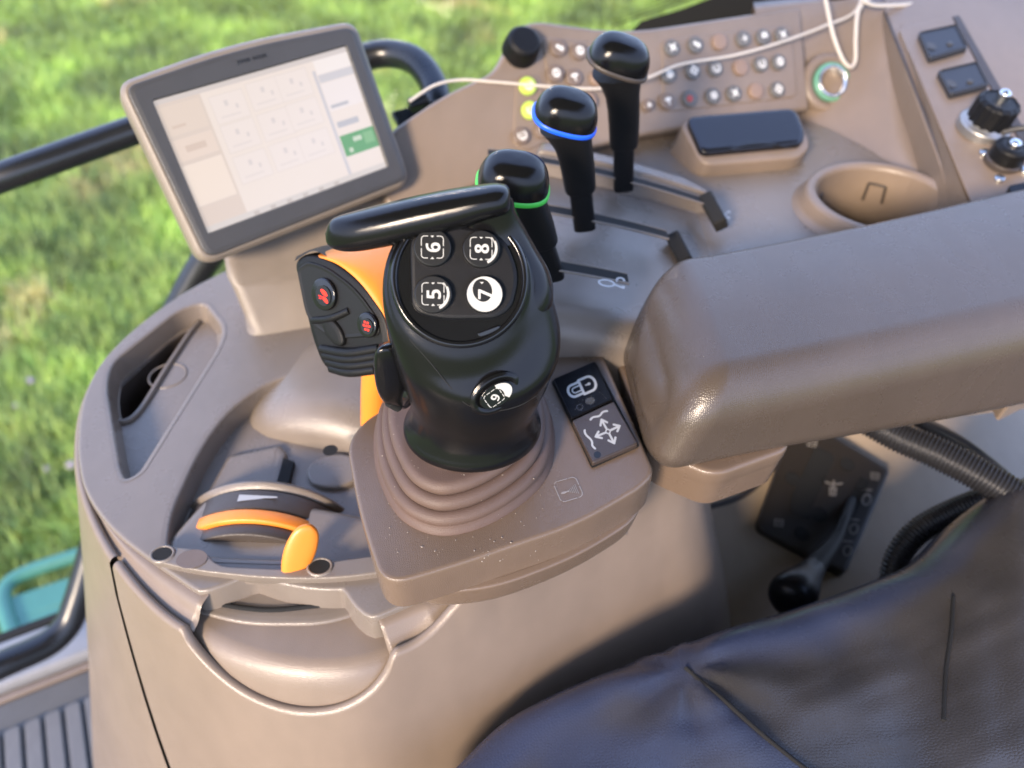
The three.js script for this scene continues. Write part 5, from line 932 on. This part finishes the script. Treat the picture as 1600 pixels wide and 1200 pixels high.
{ // seat: cushion under a blue black vinyl cover
  const t = thing('driver_seat', 'worn blue and black vinyl covered seat cushion at the lower right', 'seat', V3(0.3, 0.48, -0.2));
  const h = 0.525, edge = [[640, 1270], [715, 1178], [775, 1122], [860, 1076], [985, 1024], [1150, 968], [1315, 916], [1415, 874], [1470, 826], [1525, 796], [1610, 768], [1900, 740], [2300, 900], [2300, 2000], [500, 2000]];
  const o = spline2(edge.map(([x, y]) => { const p = onY(x, y, h); return V2(p.x, -p.z); }), 260), cen = V2(0.42, 0.06);
  const SA = onY(1072, 1040, 0.545), SB = onY(1230, 1188, 0.545), SN = V3(-(SB.z - SA.z), 0, SB.x - SA.x).normalize().negate(), cols = [], NR = 70, blue = lin(0.050, 0.064, 0.118), black = lin(0.052, 0.048, 0.047), foam = lin(0.20, 0.12, 0.065), pos = [], idx = [], uv = [];
  for (let j = -8; j <= NR; j++) {
    o.forEach((p, i) => {
      const q = Math.max(0, j) / NR, x0 = lerp(p.x, cen.x, q), y0 = lerp(p.y, cen.y, q), d = p.clone().lerp(cen, q).distanceTo(p);
      const round = 0.035, drop = j < 0 ? round + (-j) * 0.02 : round * (1 - Math.sqrt(Math.max(0, 1 - Math.pow(1 - clamp(d / round, 0, 1), 2))));
      let y = h + 0.016 - drop + 0.014 * smooth(d, 0.02, 0.2);
      const z0 = -y0, bol = smooth(x0 - 0.28 + 0.35 * (z0 + 0.36), 0, 0.10); y += 0.03 * bol;
      const n1 = noise.noise(x0 * 9, 2, z0 * 9), n2 = noise.noise(x0 * 26, 5, z0 * 26), n3 = noise.noise(x0 * 14 + z0 * 40, 9, z0 * 12 - x0 * 8);
      y += 0.004 * n1 + 0.0012 * n2 + 0.0022 * Math.abs(n3) * smooth(d, 0.06, 0.0) + 0.005 * Math.abs(noise.noise(x0 * 30 + z0 * 12, 1, 4)) * bol;
      // gathered folds radiating from the seam knot
      const kx = x0 - SA.x, kz = z0 - SA.z, kd = Math.hypot(kx, kz), ka = Math.atan2(kz, kx); y += 0.0030 * Math.sin(ka * 7) * Math.exp(-kd / 0.06) * smooth(kd, 0.004, 0.02);
      pos.push(x0, y, z0); uv.push(x0, z0);
      const sd = (x0 - SA.x) * SN.x + (z0 - SA.z) * SN.z, wear = clamp(smooth(d + 0.014 * n1 + 0.008 * n2, 0.022, 0.055) * lerp(0.25 + 0.5 * smooth(n1 + n2, -0.1, 0.6), 1, smooth(sd, -0.004, 0.004)), 0, 1), k = blue.clone().lerp(black, clamp(wear + 0.9 * bol, 0, 1)).multiplyScalar(0.9 + 0.35 * n2);
      const torn = smooth(noise.noise(x0 * 22 + 3, 7, z0 * 15) + 0.35 * noise.noise(x0 * 60, 2, z0 * 60), 0.28, 0.5) * smooth(x0, 0.335, 0.36) * smooth(-z0, 0.25, 0.30); k.lerp(foam, clamp(torn, 0, 1));
      cols.push(k.r, k.g, k.b);
    });
  }
  const n = o.length, m = NR + 9; for (let j = 0; j < m - 1; j++) for (let i = 0; i < n; i++) { const a = j * n + i, b = j * n + (i + 1) % n; THREE.ShapeUtils.isClockWise(o) ? idx.push(b, a, a + n, b, a + n, b + n) : idx.push(a, b, b + n, a, b + n, a + n); }
  const g = geom(pos, null, uv, idx); g.setAttribute('color', new THREE.Float32BufferAttribute(cols, 3));
  const tp = (x, z) => { let best = h, bd = 9; for (let i = 0; i < pos.length; i += 3) { const dd = (pos[i] - x) ** 2 + (pos[i + 2] - z) ** 2; if (dd < bd) { bd = dd; best = pos[i + 1]; } } return best; };
  const line = (pts, r, nm) => { const q = pts.map(([x, y]) => onY(x, y, h + 0.02)); q.forEach((p) => { p.y = tp(p.x, p.z) + r * 0.1; }); part(nm, pipe(q, r, 60, 8), M.void, t); };
  const cover = new THREE.Mesh(g.index ? g : g, mat('vinyl_cover', lin(1, 1, 1), 0.36, { vertexColors: true, roughnessMap: tile(smearTexR, 7), bumpMap: tile(grainTex, 12), bumpScale: 0.00006 }));
  cover.castShadow = cover.receiveShadow = true; cover.name = 'vinyl_cover'; g.translate(-t.position.x, -t.position.y, -t.position.z); t.add(cover);
  line([[1072, 1040], [1090, 1056], [1125, 1088], [1180, 1142], [1230, 1188], [1290, 1240]], 0.0016, 'seam');
  line([[1482, 945], [1478, 1000], [1470, 1060], [1464, 1140]], 0.0013, 'seam');
}
renderer.render(scene, camera);
